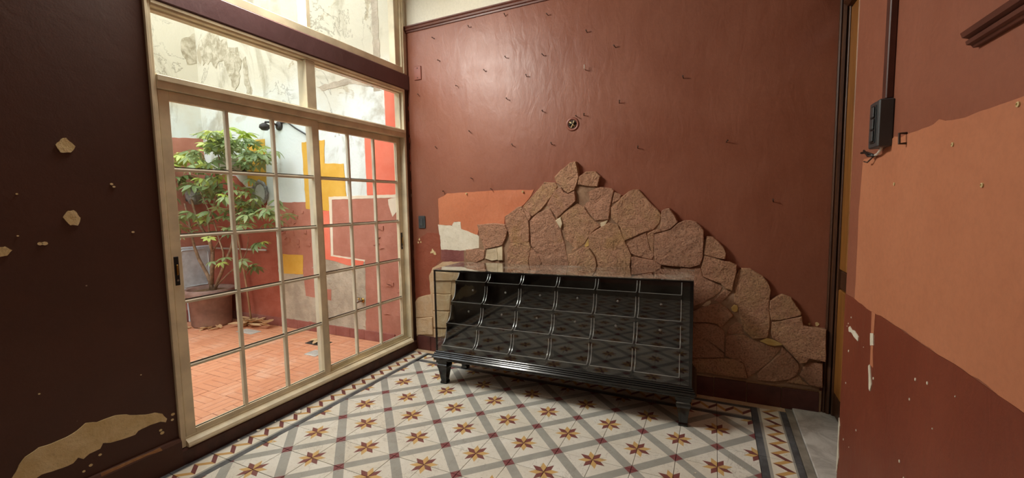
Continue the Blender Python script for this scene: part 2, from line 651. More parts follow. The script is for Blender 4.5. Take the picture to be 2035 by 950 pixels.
def court_tile():
    w = N('red quarry tile')
    co = w.coord('Object')
    sp = w.n('ShaderNodeSeparateXYZ')
    w.put(sp.inputs[0], co)
    geo = w.n('ShaderNodeNewGeometry')
    wear = w.noise(geo.outputs['Position'], 3.2, 7, 0.68)
    col = w.mix(w.rand(), lin((204, 138, 102)), lin((214, 152, 116)))
    col = w.mix(w.math('MULTIPLY', w.ramp(wear, 0.48, 0.75), 0.6), col, lin((226, 190, 166)))
    col = w.mix(w.math('MULTIPLY', w.ramp(wear, 0.44, 0.25), 0.5), col, lin((172, 104, 78)))
    # three pressed bars on each tile
    g = w.math('ABSOLUTE', w.math('SUBTRACT', w.math('FRACT', w.math('MULTIPLY', w.math('ADD', sp.outputs[0], 0.1), 15.0)), 0.5))
    gr = w.ramp(g, 0.42, 0.49)
    col = w.mix(w.math('MULTIPLY', gr, 0.6), col, lin((140, 78, 58)))
    return w.set(col, 0.6, w.bump(w.math('SUBTRACT', 1.0, gr), 0.4, 0.004), spec=0.35)


M['court_tile'] = court_tile()
M['terracotta'] = simple('dark terracotta', (150, 120, 108), 0.75, 0.14, 7, bump=0.2)
M['soil'] = simple('dry soil', (120, 92, 62), 0.95, 0.3, 25, bump=0.6)
M['bark'] = simple('pale bark', (150, 124, 98), 0.85, 0.15, 20, bump=0.4)


def leaf_mat(name, c, c2, rough=0.35):
    w = N(name)
    col = w.mix(w.rand(), lin(c), lin(c2))
    w.put(w.b.inputs['Transmission Weight'], 0.0)
    df = w.n('ShaderNodeBsdfTranslucent')
    w.put(df.inputs[0], col)
    mx = w.n('ShaderNodeMixShader')
    mx.inputs[0].default_value = 0.3
    w.t.links.new(w.b.outputs[0], mx.inputs[1])
    w.t.links.new(df.outputs[0], mx.inputs[2])
    w.t.links.new(mx.outputs[0], w.out.inputs[0])
    return w.set(col, rough, spec=0.5)


M['leaf'] = leaf_mat('green leaf', (112, 138, 88), (160, 178, 122))
M['leaf_new'] = leaf_mat('young yellow-green leaf', (176, 200, 90), (210, 222, 134))
M['dry_leaf'] = leaf_mat('dry leaf', (196, 150, 104), (226, 196, 152), 0.7)
M['galv'] = simple('grey galvanised sheet', (206, 214, 220), 0.5, 0.08, 12, bump=0.1)
M['white_glaze'] = simple('white glazed pot', (214, 214, 206), 0.35, 0.08)
M['iron'] = simple('weathered black iron', (52, 50, 48), 0.6, 0.15)
M['grey_mosaic'] = simple('grey weathered relief', (146, 148, 146), 0.7, 0.2, 30, bump=0.5, bscale=90)
M['cloud_glass'] = simple('dull mirror face', (196, 206, 202), 0.3, 0.06)
M['brass'] = simple('old brass', (176, 140, 70), 0.35, 0.1, metal=1.0)
M['paper'] = simple('torn paper', (222, 206, 180), 0.8, 0.05)
M['white_pipe'] = simple('grey pipe', (196, 192, 184), 0.5, 0.05)
M['wood_stick'] = simple('bamboo cane', (170, 136, 100), 0.6, 0.1)

# ------------------------------------------------------------------ room shell
floor = struct(MB().box(-0.25, 3.4, -5.3, 0.05, -0.2, -0.012).obj('floor', M['grout']))
wb = struct(MB().box(0.0, 3.4, 0.0, 0.22, -0.1, 2.945).obj('wall_back', M['brown_wall']))
wbu = struct(MB().box(0.0, 3.4, 0.0, 0.22, 2.945, 4.4).obj('wall_back_upper', M['cream_wall']))

m = MB()
m.box(-0.09, 0.0, -5.2, -2.012, -0.1, 4.4)
m.box(-0.09, 0.0, -2.012, 0.0, -0.1, 0.088)
m.box(-0.09, 0.0, -0.058, 0.0, 0.088, 2.545)
m.box(-0.09, 0.0, -2.012, -0.0, 3.50, 4.4)
wl = struct(m.obj('wall_left', M['dark_wall']))
m = MB()
m.box(-0.25, -0.09, -5.2, -2.012, -0.1, 5.2)
m.box(-0.25, -0.09, -2.012, 0.0, 3.50, 5.2)
struct(m.obj('wall_left_outer', M['court_wall']))
struct(MB().box(-0.09, 0.0, -0.050, 0.0, 2.545, 3.50).obj('wall_left_upper', M['cream_wall']))
struct(MB().box(-0.12, 0.022, -2.012, -0.004, 2.412, 2.545, 0.006).obj('trim_1', M['plum']),
       'plum brown lintel beam between sliding door and high window')

wr = struct(MB().box(RX, 3.3, -5.2, -0.865, -0.1, 4.4).obj('wall_right', M['right_wall']))
struct(MB().box(RX, 3.4, -0.865, 0.0, 2.58, 4.4).obj('wall_right_upper', M['right_wall']))
struct(MB().box(-0.25, 3.4, -5.3, -5.2, -0.1, 4.4).obj('wall_rear', M['brown_wall']))
struct(MB().box(-0.25, 3.4, -5.3, 0.2, 4.4, 4.5).obj('ceiling', M['cream_wall']))
# picture rail, brown moulding under the cream zone
m = MB()
prof = [(0.0, 2.918), (0.012, 2.918), (0.014, 2.930), (0.026, 2.934), (0.030, 2.946), (0.026, 2.954), (0.034, 2.958), (0.034, 2.968), (0.0, 2.970)]
m.extrude(prof, 0.0, 3.3, lambda p, q, a: (a, -p, q))
struct(m.obj('trim_2', simple('brown picture rail', (104, 58, 44), 0.45)), 'brown moulded picture rail under the cream band of the back wall')

# ------------------------------------------------------------------ floor tiles
def tile_mesh(x0, x1, y0, y1, mat, name='tile'):
    g = 0.0012
    b = MB()
    b.box(x0 + g, x1 - g, y0 + g, y1 - g, -0.014, 0.0, 0.0009)
    return b.mesh(name, mat)


full = tile_mesh(-0.1, 0.1, -0.1, 0.1, M['tile'])
cutx = tile_mesh(-0.08, 0.1, -0.1, 0.1, M['tile'])
cuty = tile_mesh(-0.1, 0.1, -0.1, 0.08, M['tile'])
rot_cut = tile_mesh(-0.1, 0.1, -0.1, 0.08, M['tile'])   # cut tile for the quarter-turned position
bord = tile_mesh(-0.1, 0.1, -0.1, 0.1, M['border'])
NROW = 16
rt = random.Random(3)
for i in range(-9, 4):
    for j in range(-NROW, 3):
        star = (i + j) % 2 != 0
        cx, cy = 2.0 + 0.2 * i + 0.1, -0.88 + 0.2 * j + 0.1
        first = i == -9
        if first:
            me, rz = (cutx, 0) if star else (rot_cut, PI / 2)
            if not star:
                # quarter turn: local +y becomes world -x
                me = rot_cut
        else:
            me, rz = full, (0 if star else PI / 2)
        link('tile', me, floor, (cx, cy, rt.uniform(-0.0006, 0.0004)), (rt.uniform(-.002, .002), rt.uniform(-.002, .002), rz))
# border along the window wall and along the doorway, and along the back wall
for j in range(-NROW, 4):
    y = -0.88 + 0.2 * j + 0.1
    if j < 3:
        link('tile', bord, floor, (0.12, y, 0), (0, 0, 0))
        link('tile', bord, floor, (2.9, y, 0), (0, 0, PI))
    else:
        link('tile', bord, floor, (0.12, y, 0), (0, 0, 0))
        link('tile', bord, floor, (2.9, y, 0), (0, 0, PI))
for i in range(-9, 4):
    link('tile', bord, floor, (2.0 + 0.2 * i + 0.1, -0.18, 0), (0, 0, -PI / 2))
MB().box(0.02, 3.0, -0.079, -0.02, -0.014, 0.001).obj('edge_strip', M['beige_plaster'], floor)
MB().box(3.001, 3.04, -4.2, -0.02, -0.014, 0.001).obj('edge_strip', simple('grey edging strip', (140, 134, 122), 0.6, 0.15), floor)
struct(MB().box(3.042, 3.4, -0.864, -0.0, -0.012, 0.012, 0.004).obj('trim_3', M['marble']), 'worn grey marble threshold slab in the wooden doorway')
MB().box(3.042, 3.099, -1.9, -0.866, -0.012, 0.010, 0.003).obj('edge_slab', M['marble'], floor)

# ------------------------------------------------------------------ stones on the back wall
out = [(0.56, .13), (0.56, .97), (0.715, 1.0), (0.72, 1.18), (.985, 1.19), (.988, 1.262), (1.14, 1.345), (1.235, 1.42), (1.33, 1.52), (1.43, 1.52), (1.437, 1.57),
       (1.55, 1.66), (1.60, 1.66), (1.62, 1.56), (1.69, 1.59), (1.775, 1.56), (1.76, 1.475), (1.875, 1.455), (1.95, 1.41), (2.03, 1.445), (2.06, 1.445), (2.21, 1.27),
       (2.27, 1.305), (2.33, 1.215), (2.4, 1.225), (2.48, 1.185), (2.5, 1.11), (2.56, 1.11), (2.62, 1.02), (2.62, .955), (2.69, .93), (2.70, .89), (2.78, .905), (2.88, .82),
       (2.895, .7), (2.97, .745), (3.065, .64), (3.08, .56), (3.195, .545), (3.195, .14)]
patch('mortar_bed', inset2d(out, 0.012), BACK, 0.026, M['mortar'], wb, 0.05, 0.004, 3)
STONES = [
    [(0.724,1.191),(0.86,1.204),(0.992,1.193),(1.013,1.145),(0.995,1.086),(0.961,1.021),(0.793,0.982),(0.75,1.091)],
    [(0.99,1.266),(1.031,1.285),(1.107,1.337),(1.143,1.346),(1.169,1.298),(1.204,1.223),(1.206,1.056),(1.038,1.043),(1.013,1.145),(0.992,1.193)],
    [(1.038,1.043),(1.206,1.054),(1.221,1.014),(1.193,0.893),(1.192,0.802),(1.006,0.791),(1.004,0.978)],
    [(0.81,0.982),(0.906,1),(0.91,0.956),(0.912,0.896),(0.858,0.884),(0.791,0.901)],
    [(0.906,1),(0.961,1.018),(0.964,0.893),(0.917,0.891),(0.914,0.956)],
    [(1.154,1.346),(1.242,1.429),(1.338,1.532),(1.426,1.524),(1.45,1.496),(1.421,1.452),(1.381,1.398),(1.311,1.316),(1.271,1.288),(1.23,1.26),(1.154,1.336)],
    [(1.154,1.336),(1.22,1.279),(1.228,1.256),(1.204,1.225),(1.169,1.298)],
    [(1.214,1.222),(1.237,1.25),(1.281,1.288),(1.383,1.325),(1.436,1.237),(1.473,1.151),(1.507,1.041),(1.534,0.895),(1.533,0.807),(1.314,0.794),(1.306,0.888),(1.281,0.953),(1.22,1.025)],
    [(1.221,1.009),(1.286,0.945),(1.306,0.889),(1.305,0.808),(1.202,0.802),(1.199,0.898)],
    [(1.424,1.57),(1.477,1.617),(1.553,1.671),(1.599,1.677),(1.613,1.632),(1.621,1.561),(1.607,1.505),(1.589,1.465),(1.537,1.44),(1.505,1.459),(1.481,1.495),(1.443,1.524)],
    [(1.626,1.561),(1.681,1.598),(1.748,1.595),(1.787,1.559),(1.765,1.484),(1.703,1.486),(1.614,1.504)],
    [(1.603,1.49),(1.703,1.481),(1.765,1.479),(1.874,1.465),(1.887,1.448),(1.861,1.337),(1.849,1.237),(1.747,1.228),(1.716,1.264),(1.671,1.33),(1.607,1.367),(1.603,1.429)],
    [(1.389,1.398),(1.438,1.47),(1.481,1.486),(1.504,1.45),(1.537,1.431),(1.593,1.456),(1.6,1.376),(1.546,1.332),(1.441,1.251),(1.388,1.324),(1.359,1.352)],
    [(1.546,1.327),(1.607,1.362),(1.662,1.33),(1.711,1.259),(1.747,1.224),(1.787,1.189),(1.734,1.153),(1.698,1.108),(1.666,1.058),(1.643,1.035),(1.563,0.983),(1.525,0.995),(1.506,1.059),(1.493,1.15),(1.489,1.223),(1.474,1.26)],
    [(1.431,1.228),(1.474,1.255),(1.491,1.205),(1.474,1.164)],
    [(1.661,1.035),(1.693,1.095),(1.699,1.032),(1.67,1.022)],
    [(1.534,0.968),(1.568,0.974),(1.656,1.025),(1.702,1.019),(1.752,0.949),(1.761,0.904),(1.761,0.833),(1.543,0.821)],
    [(1.787,1.211),(1.842,1.231),(1.823,1.189),(1.792,1.182)],
    [(1.698,1.108),(1.734,1.144),(1.796,1.178),(1.849,1.215),(1.918,1.198),(1.952,1.121),(1.986,1.044),(2.016,0.976),(2.008,0.903),(2.008,0.846),(1.778,0.834),(1.756,0.953),(1.707,1.023),(1.702,1.046)],
    [(1.89,1.439),(1.938,1.417),(1.931,1.386),(1.876,1.355)],
    [(1.945,1.403),(1.993,1.443),(2.027,1.454),(2.064,1.452),(2.094,1.41),(2.14,1.361),(2.193,1.307),(2.222,1.269),(2.21,1.212),(2.168,1.164),(2.116,1.15),(2.069,1.128),(1.971,1.084),(1.932,1.183),(1.904,1.211),(1.872,1.253),(1.869,1.324),(1.918,1.369)],
    [(1.974,1.081),(2.069,1.121),(2.116,1.143),(2.129,1.102),(2.15,1.019),(2.173,0.986),(2.164,0.951),(2.111,0.956),(2.043,0.974),(2.013,0.987)],
    [(2.225,1.3),(2.25,1.311),(2.275,1.316),(2.311,1.259),(2.33,1.219),(2.284,1.172),(2.233,1.154),(2.213,1.171),(2.219,1.212),(2.222,1.266)],
    [(2.175,1.13),(2.233,1.148),(2.284,1.165),(2.333,1.212),(2.376,1.231),(2.413,1.229),(2.449,1.219),(2.479,1.193),(2.497,1.161),(2.497,1.056),(2.495,0.984),(2.478,0.924),(2.412,0.904),(2.223,0.912),(2.187,0.938),(2.177,0.986)],
    [(2.016,0.966),(2.111,0.952),(2.17,0.944),(2.223,0.909),(2.224,0.843),(2.017,0.831)],
    [(2.129,1.139),(2.171,1.161),(2.214,1.168),(2.227,1.154),(2.175,1.137),(2.173,0.993),(2.153,1.023),(2.133,1.102)],
    [(2.516,1.121),(2.554,1.118),(2.592,1.087),(2.622,1.049),(2.634,1.014),(2.63,0.969),(2.592,0.973),(2.503,0.999),(2.502,1.049)],
    [(2.503,0.993),(2.586,0.97),(2.63,0.956),(2.661,0.954),(2.699,0.933),(2.7,0.888),(2.687,0.817),(2.677,0.758),(2.637,0.774),(2.607,0.805),(2.554,0.821),(2.5,0.844),(2.487,0.903)],
    [(2.353,0.896),(2.481,0.903),(2.497,0.841),(2.554,0.814),(2.619,0.779),(2.608,0.746),(2.562,0.703),(2.533,0.687),(2.498,0.657),(2.431,0.631),(2.357,0.618)],
    [(2.631,0.764),(2.674,0.751),(2.644,0.709),(2.61,0.667),(2.569,0.683)],
    [(2.692,0.849),(2.713,0.895),(2.73,0.912),(2.78,0.912),(2.819,0.885),(2.852,0.865),(2.885,0.824),(2.902,0.78),(2.895,0.732),(2.894,0.668),(2.901,0.537),(2.888,0.464),(2.803,0.447),(2.752,0.506),(2.739,0.534),(2.728,0.598),(2.717,0.654),(2.692,0.684),(2.695,0.746)],
    [(2.692,0.665),(2.711,0.661),(2.716,0.643),(2.712,0.621),(2.696,0.614),(2.679,0.623),(2.675,0.643)],
    [(2.494,0.638),(2.52,0.67),(2.55,0.682),(2.551,0.665),(2.54,0.649),(2.514,0.634)],
    [(2.369,0.585),(2.434,0.591),(2.491,0.626),(2.557,0.654),(2.602,0.669),(2.648,0.64),(2.687,0.593),(2.638,0.53),(2.619,0.498),(2.586,0.524),(2.519,0.532),(2.435,0.523),(2.37,0.512)],
    [(2.652,0.458),(2.664,0.51),(2.707,0.544),(2.739,0.533),(2.756,0.47)],
    [(2.432,0.515),(2.52,0.524),(2.586,0.517),(2.619,0.494),(2.639,0.471),(2.639,0.33),(2.556,0.386),(2.487,0.446)],
    [(2.37,0.501),(2.432,0.504),(2.508,0.433),(2.641,0.316),(2.636,0.293),(2.436,0.264),(2.374,0.255)],
    [(2.374,0.249),(2.436,0.258),(2.643,0.29),(2.707,0.288),(2.758,0.266),(2.782,0.171),(2.658,0.169),(2.445,0.169),(2.375,0.166)],
    [(2.643,0.445),(2.756,0.463),(2.803,0.44),(2.853,0.424),(2.931,0.406),(2.978,0.409),(2.893,0.279),(2.786,0.174),(2.757,0.27),(2.649,0.309)],
    [(2.849,0.435),(2.882,0.46),(2.93,0.448),(2.983,0.43),(2.931,0.414),(2.895,0.417)],
    [(2.898,0.709),(2.933,0.737),(2.967,0.756),(3.016,0.739),(3.073,0.646),(3.07,0.629),(2.958,0.588),(2.909,0.583),(2.9,0.642)],
    [(2.913,0.567),(2.958,0.582),(3.071,0.621),(3.083,0.568),(3.123,0.557),(3.199,0.553),(3.203,0.354),(3.123,0.359),(3.104,0.331),(3.07,0.322),(3.027,0.37),(2.97,0.43),(2.919,0.466),(2.911,0.499)],
    [(2.965,0.37),(2.974,0.409),(3.028,0.362),(3.067,0.313),(3.072,0.276),(3.059,0.236),(3.019,0.204),(2.935,0.173),(2.841,0.166),(2.84,0.209)],
    [(3.082,0.269),(3.104,0.314),(3.131,0.333),(3.19,0.336),(3.196,0.18),(3.129,0.185),(3.073,0.242)],
    [(3.019,0.2),(3.07,0.234),(3.126,0.18),(3.006,0.18)],
    [(0.591,0.969),(0.693,0.977),(0.787,0.973),(0.78,0.897),(0.69,0.861),(0.588,0.875)],
    [(0.022,0.462),(0.061,0.501),(0.123,0.524),(0.202,0.54),(0.206,0.333),(0.015,0.303)],
    [(0.017,0.293),(0.206,0.323),(0.211,0.162),(0.027,0.14)],
    [(0.223,0.756),(0.527,0.773),(0.502,0.69),(0.231,0.673)],
    [(0.225,0.663),(0.423,0.675),(0.413,0.563),(0.221,0.554)],
    [(0.22,0.544),(0.419,0.554),(0.402,0.411),(0.22,0.394)],
    [(0.224,0.384),(0.402,0.397),(0.373,0.246),(0.222,0.234)],
    [(0.222,0.214),(0.367,0.23),(0.347,0.168),(0.223,0.138)],
]
PALE = {3: 'pale_stone', 4: 'pale_stone', 14: 'pale_stone', 15: 'yellow_stone', 17: 'pale_stone', 31: 'yellow_stone', 32: 'pale_stone', 39: 'yellow_stone'}
for k, poly in enumerate(STONES):
    mat = M[PALE[k]] if k in PALE else (M['beige_plaster'] if k >= 46 else M['stone'])
    hgt = 0.036 if k in PALE else (0.024 if k >= 46 else 0.040 if k != 45 else 0.03)
    s = link('stone', stone_mesh(poly, BACK, hgt, k + 11, mat), wb)
    if k in PALE:
        s['label'] = 'small pale stone chip set in a joint'
# stones behind the counter
rs = random.Random(21)
xs = [0.54, 0.80, 1.12, 1.40, 1.72, 2.02, 2.34]
for r, (z0, z1) in enumerate(((0.15, 0.44), (0.45, 0.78))):
    for k in range(len(xs) - 1):
        j = lambda: rs.uniform(-0.03, 0.03)
        x0, x1 = xs[k] + 0.05 * r, xs[k + 1] + 0.05 * r
        poly = [(x0 + 0.01, z0 + 0.03 * rs.random()), ((x0 + x1) / 2, z0 + 0.01), (x1 - 0.01, z0 + 0.03 * rs.random()), (x1 - 0.01 + j() * .3, (z0 + z1) / 2), (x1 - 0.02, z1 - 0.03 * rs.random()),
                ((x0 + x1) / 2 + j(), z1), (x0 + 0.02, z1 - 0.03 * rs.random()), (x0 + 0.01 + j() * .3, (z0 + z1) / 2)]
        link('stone', stone_mesh(poly, BACK, 0.036, 90 + r * 10 + k, M['stone']), wb)

# old paint and plaster showing beside the stones
orange = [(0.3, 1.423), (0.399, 1.466), (0.516, 1.472), (0.958, 1.481), (1.24, 1.477), (1.209, 1.425), (1.14, 1.352), (0.968, 1.262), (0.962, 1.195), (0.72, 1.18), (0.70, 1.09),
          (0.594, 1.134), (0.537, 1.152), (0.534, 1.214), (0.466, 1.218), (0.438, 1.182), (0.302, 1.19)]
patch('paint_patch', orange, BACK, 0.003, M['orange_paint'], wb, 0.03, 0.004, 5)['label'] = 'bare patch of old orange paint'
white = [(0.291, 1.19), (0.44, 1.178), (0.463, 1.214), (0.53, 1.214), (0.539, 1.153), (0.593, 1.135), (0.70, 1.10), (0.74, 1.06), (0.77, 0.97), (0.675, 0.965), (0.522, 0.96), (0.318, 0.962), (0.311, 1.083)]
patch('plaster_patch', white, BACK, 0.006, M['plaster'], wb, 0.02, 0.006, 6)['label'] = 'patch of bare white plaster'
mar = [(0.318, 0.962), (0.56, 0.966), (0.572, 0.93), (0.56, 0.87), (0.47, 0.84), (0.36, 0.84), (0.314, 0.869)]
patch('paint_patch', mar, BACK, 0.005, M['maroon_paint'], wb, 0.02, 0.006, 7)['label'] = 'flaking maroon paint patch'
low = [(0.004, 0.447), (0.038, 0.498), (0.186, 0.54), (0.175, 0.714), (0.219, 0.79), (0.33, 0.85), (0.60, 0.86), (0.60, 0.14), (0.004, 0.12)]
patch('plaster_patch', low, BACK, 0.008, M['beige_plaster'], wb, 0.03, 0.007, 8)['label'] = 'patch of bare beige mortar'
M['rust_paint'] = wall_paint('red-brown paint low on back wall', (136, 68, 46), (150, 80, 58), 0.5, 0.7, 0.8)
patch('paint_patch', [(0.004, 0.45), (0.038, 0.498), (0.186, 0.54), (0.175, 0.714), (0.219, 0.79), (0.31, 0.87), (0.305, 1.10), (0.16, 1.12), (0.02, 1.0)], BACK, 0.0016, M['rust_paint'], wb, 0.03, 0.01, 12)
for a, b, r in ((0.22, 0.945, 0.022), (0.245, 0.925, 0.018), (0.075, 1.05, 0.012), (0.09, 1.025, 0.010), (0.06, 1.02, 0.009), (0.2, 0.93, 0.01), (3.16, 0.575, 0.012), (3.12, 0.57, 0.008)):
    patch('plaster_chip', [(a + r * math.cos(t) * (0.7 + 0.3 * math.sin(3 * t + a * 40)), b + r * math.sin(t)) for t in [k * PI / 5 for k in range(10)]], BACK, 0.003, M['filler'], wb, 0.02, 0.003, a * 50)

# ------------------------------------------------------------------ skirting
bb = struct(MB().box(0.03, 3.198, -0.014, 0.0, -0.01, 0.150, 0.003).obj('baseboard_back', M['beige_plaster']))
xs = [0.03] + [-0.02 + 0.2 * k for k in range(1, 17)]
xs = [x for x in xs if x < 3.0] + [2.985, 3.185]
xs = sorted(set(round(x, 3) for x in xs))
xs = [x for i, x in enumerate(xs) if i == 0 or x - xs[i - 1] > 0.05]
for a, b in zip(xs[:-1], xs[1:]):
    MB().box(a + 0.002, b - 0.002, -0.026 + rs.uniform(-.001, .001), -0.012, 0.001, 0.136 + rs.uniform(-0.003, 0.003), 0.002).obj('tile', M['base_tile'], bb)
m = MB()
m.extrude([(0.0, 0.0), (0.026, 0.0), (0.026, 0.135), (0.018, 0.150), (0.0, 0.152)], -5.2, -2.012, lambda p, q, a: (p, a, q))
bl = struct(m.obj('baseboard_left', M['dark_wall']))
m = MB()
m.extrude([(0.0, 0.0), (0.024, 0.0), (0.024, 0.074), (0.016, 0.086), (0.0, 0.088)], -2.012, -0.027, lambda p, q, a: (p, a, q))
struct(m.obj('baseboard_left_sill', simple('brown painted plinth', (74, 40, 30), 0.5, 0.15, 14, bump=0.2)))
# worn pale arris on the left skirting
patch('worn_edge', [(-2.34, 0.141), (-2.16, 0.141), (-2.10, 0.135), (-2.105, 0.150), (-2.2, 0.152), (-2.34, 0.152)], lambda a, b, h: (0.0255 + h - (max(0, b - 0.135)) * 0.55, a, b), 0.0015, M['worn'], bl, 0.03, 0.003, 3)

# ------------------------------------------------------------------ filler and bare plaster on the dark wall by the window
for poly in ([(-2.371, 1.651), (-2.354, 1.677), (-2.336, 1.686), (-2.309, 1.652), (-2.326, 1.624), (-2.358, 1.621)],
             [(-2.37, 1.34), (-2.353, 1.369), (-2.337, 1.37), (-2.314, 1.336), (-2.327, 1.303), (-2.353, 1.304)],
             [(-2.60, 1.233), (-2.544, 1.234), (-2.528, 1.212), (-2.545, 1.193), (-2.60, 1.181)]):
    patch('filler_spot', poly, LEFT, 0.004, M['filler'], wl, 0.008, 0.008, poly[0][1] * 10)['label'] = 'dab of cream filler'
plast = [(-2.602, 0.289), (-2.59, 0.306), (-2.579, 0.331), (-2.56, 0.355), (-2.519, 0.374), (-2.479, 0.37), (-2.436, 0.376), (-2.398, 0.388), (-2.368, 0.407), (-2.33, 0.393), (-2.304, 0.396),
         (-2.262, 0.393), (-2.219, 0.377), (-2.208, 0.368), (-2.146, 0.343), (-2.107, 0.334), (-2.077, 0.314), (-2.059, 0.28), (-2.065, 0.264), (-2.089, 0.278), (-2.138, 0.283), (-2.181, 0.275),
         (-2.195, 0.263), (-2.247, 0.267), (-2.29, 0.272), (-2.316, 0.285), (-2.328, 0.264), (-2.365, 0.26), (-2.387, 0.248), (-2.404, 0.264), (-2.422, 0.248), (-2.456, 0.246), (-2.488, 0.249),
         (-2.519, 0.254), (-2.541, 0.246), (-2.565, 0.245), (-2.594, 0.25), (-2.64, 0.262), (-2.66, 0.28)]
patch('plaster_patch', plast, LEFT, 0.004, M['filler'], wl, 0.012, 0.003, 4)['label'] = 'long bare patch where paint has fallen off'
for a, b, r in ((-2.195, 1.49, .006), (-2.187, 1.478, .007), (-2.13, 1.26, .006), (-2.435, 1.232, .010), (-2.45, 1.232, .008), (-2.50, 1.44, .004), (-2.51, 1.27, .004), (-2.03, 0.29, .010), (-2.035, 0.262, .007),
                (-2.09, 0.232, .007), (-2.085, 0.215, .009), (-2.33, 0.235, .006), (-2.365, 0.205, .007), (-2.39, 0.19, .006), (-2.5, 0.6, .004), (-2.15, 0.55, .003)):
    patch('paint_chip', [(a + r * math.cos(t), b + r * math.sin(t) * 0.8) for t in [k * PI / 4 for k in range(8)]], LEFT, 0.003, M['filler'], wl, 0.02, 0.002, a * 90)

# ------------------------------------------------------------------ right wall: faded patch, dado, chips
lower = [(-5.19, 0.0), (-0.8655, 0.0), (-0.8655, 0.936), (-0.97, 0.945), (-1.175, 0.942), (-1.316, 0.949), (-1.577, 0.949), (-1.816, 0.954), (-2.085, 0.954), (-5.19, 0.96)]
patch('paint_coat', lower, RIGHT, 0.0015, M['red_wall'], wr, 0.05, 0.003, 2)['label'] = 'darker red-brown dado coat'
salmon = [(-1.023, 1.511), (-1.037, 1.521), (-1.219, 1.516), (-1.30, 1.552), (-1.35, 1.569), (-1.407, 1.557), (-1.457, 1.562), (-1.602, 1.561), (-1.664, 1.570), (-1.737, 1.557), (-1.834, 1.556),
          (-1.896, 1.556), (-2.008, 1.559), (-2.6, 1.56), (-2.6, 0.95), (-2.042, 0.956), (-1.902, 0.960), (-1.742, 0.954), (-1.657, 0.956), (-1.487, 0.954), (-1.316, 0.949), (-1.2, 0.940), (-1.005, 0.945),
          (-1.01, 1.145), (-1.003, 1.309)]
patch('paint_patch', salmon, RIGHT, 0.0025, M['salmon_paint'], wr, 0.03, 0.004, 9)['label'] = 'large faded salmon paint patch'
patch('paint_drip', [(-1.223, 0.945), (-1.262, 0.945), (-1.258, 0.80), (-1.27, 0.744), (-1.236, 0.742), (-1.232, 0.83)], RIGHT, 0.003, M['salmon_paint'], wr, 0.03, 0.003, 9)
for poly in ([(-1.225, 0.86), (-1.257, 0.869), (-1.264, 0.826), (-1.232, 0.816)], [(-1.222, 0.735), (-1.238, 0.745), (-1.254, 0.70), (-1.264, 0.678), (-1.254, 0.648), (-1.240, 0.652), (-1.234, 0.69)],
             [(-0.948, 0.805), (-0.965, 0.815), (-0.995, 0.811), (-1.03, 0.815), (-1.086, 0.805), (-1.083, 0.787), (-1.028, 0.788), (-0.99, 0.797), (-0.954, 0.790)],
             [(-0.8652, 0.36), (-0.884, 0.33), (-0.879, 0.24), (-0.892, 0.18), (-0.872, 0.10), (-0.8652, 0.10)]):
    patch('plaster_chip', poly, RIGHT, 0.0045, M['plaster'], wr, 0.015, 0.003, poly[0][0] * 7)
rc = random.Random(5)
for k in range(26):
    a, b = rc.uniform(-1.9, -0.9), rc.uniform(0.15, 0.9)
    r = rc.uniform(0.002, 0.006)
    patch('paint_chip', [(a + r * math.cos(t) * 0.8, b + r * math.sin(t)) for t in [q * PI / 3 for q in range(6)]], RIGHT, 0.003, M['plaster'], wr, 0.02, 0.001, k)

# ------------------------------------------------------------------ sliding door with fixed lights above (window wall)
door = struct(empty('door_1'))
FR, MU = M['frame'], M['muntin']


def fbox(name, x0, x1, y0, y1, z0, z1, mat=FR, parent=door, bevel=0.003):
    return MB().box(x0, x1, y0, y1, z0, z1, bevel).obj(name, mat, parent)


fbox('jamb', -0.09, 0.012, -2.011, -1.984, 0.090, 2.411)
fbox('jamb', -0.09, 0.012, -0.086, -0.059, 0.090, 2.411)
fbox('bead', 0.0125, 0.017, -2.011, -1.999, 0.095, 2.405, bevel=0.001)
m = MB()
m.extrude([(-0.09, 0.089), (0.034, 0.089), (0.036, 0.098), (0.030, 0.112), (0.012, 0.122), (-0.002, 0.124), (-0.002, 0.135), (-0.006, 0.135), (-0.006, 0.122), (-0.038, 0.122), (-0.038, 0.137), (-0.042, 0.137), (-0.042, 0.122), (-0.09, 0.120)],
          -1.984, -0.086, lambda p, q, a: (p, a, q))
m.obj('sill_track', FR, door)
fbox('transom_bar', -0.09, 0.014, -1.9835, -0.0865, 1.980, 2.050)
fbox('transom_lip', 0.0142, 0.022, -1.9835, -0.0865, 2.018, 2.046, bevel=0.002)
fbox('head_rail', -0.09, 0.012, -1.9835, -0.0865, 2.380, 2.411)
fbox('head_lip', 0.0122, 0.018, -1.9835, -0.0865, 2.392, 2.408, bevel=0.001)
fbox('mullion', -0.075, 0.008, -1.094, -1.016, 2.051, 2.379)
for y0, y1 in ((-1.983, -1.095), (-1.015, -0.087)):
    MB().box(-0.036, -0.031, y0, y1, 2.0505, 2.3795).obj('pane', M['pane'], door)
    for z0, z1 in ((2.0505, 2.060), (2.3695, 2.3795)):
        MB().box(-0.030, -0.018, y0, y1, z0, z1).obj('glazing_bead', MU, door)
MB().box(-0.030, -0.018, -0.1, -0.0872, 2.0605, 2.369).obj('glazing_bead', MU, door)


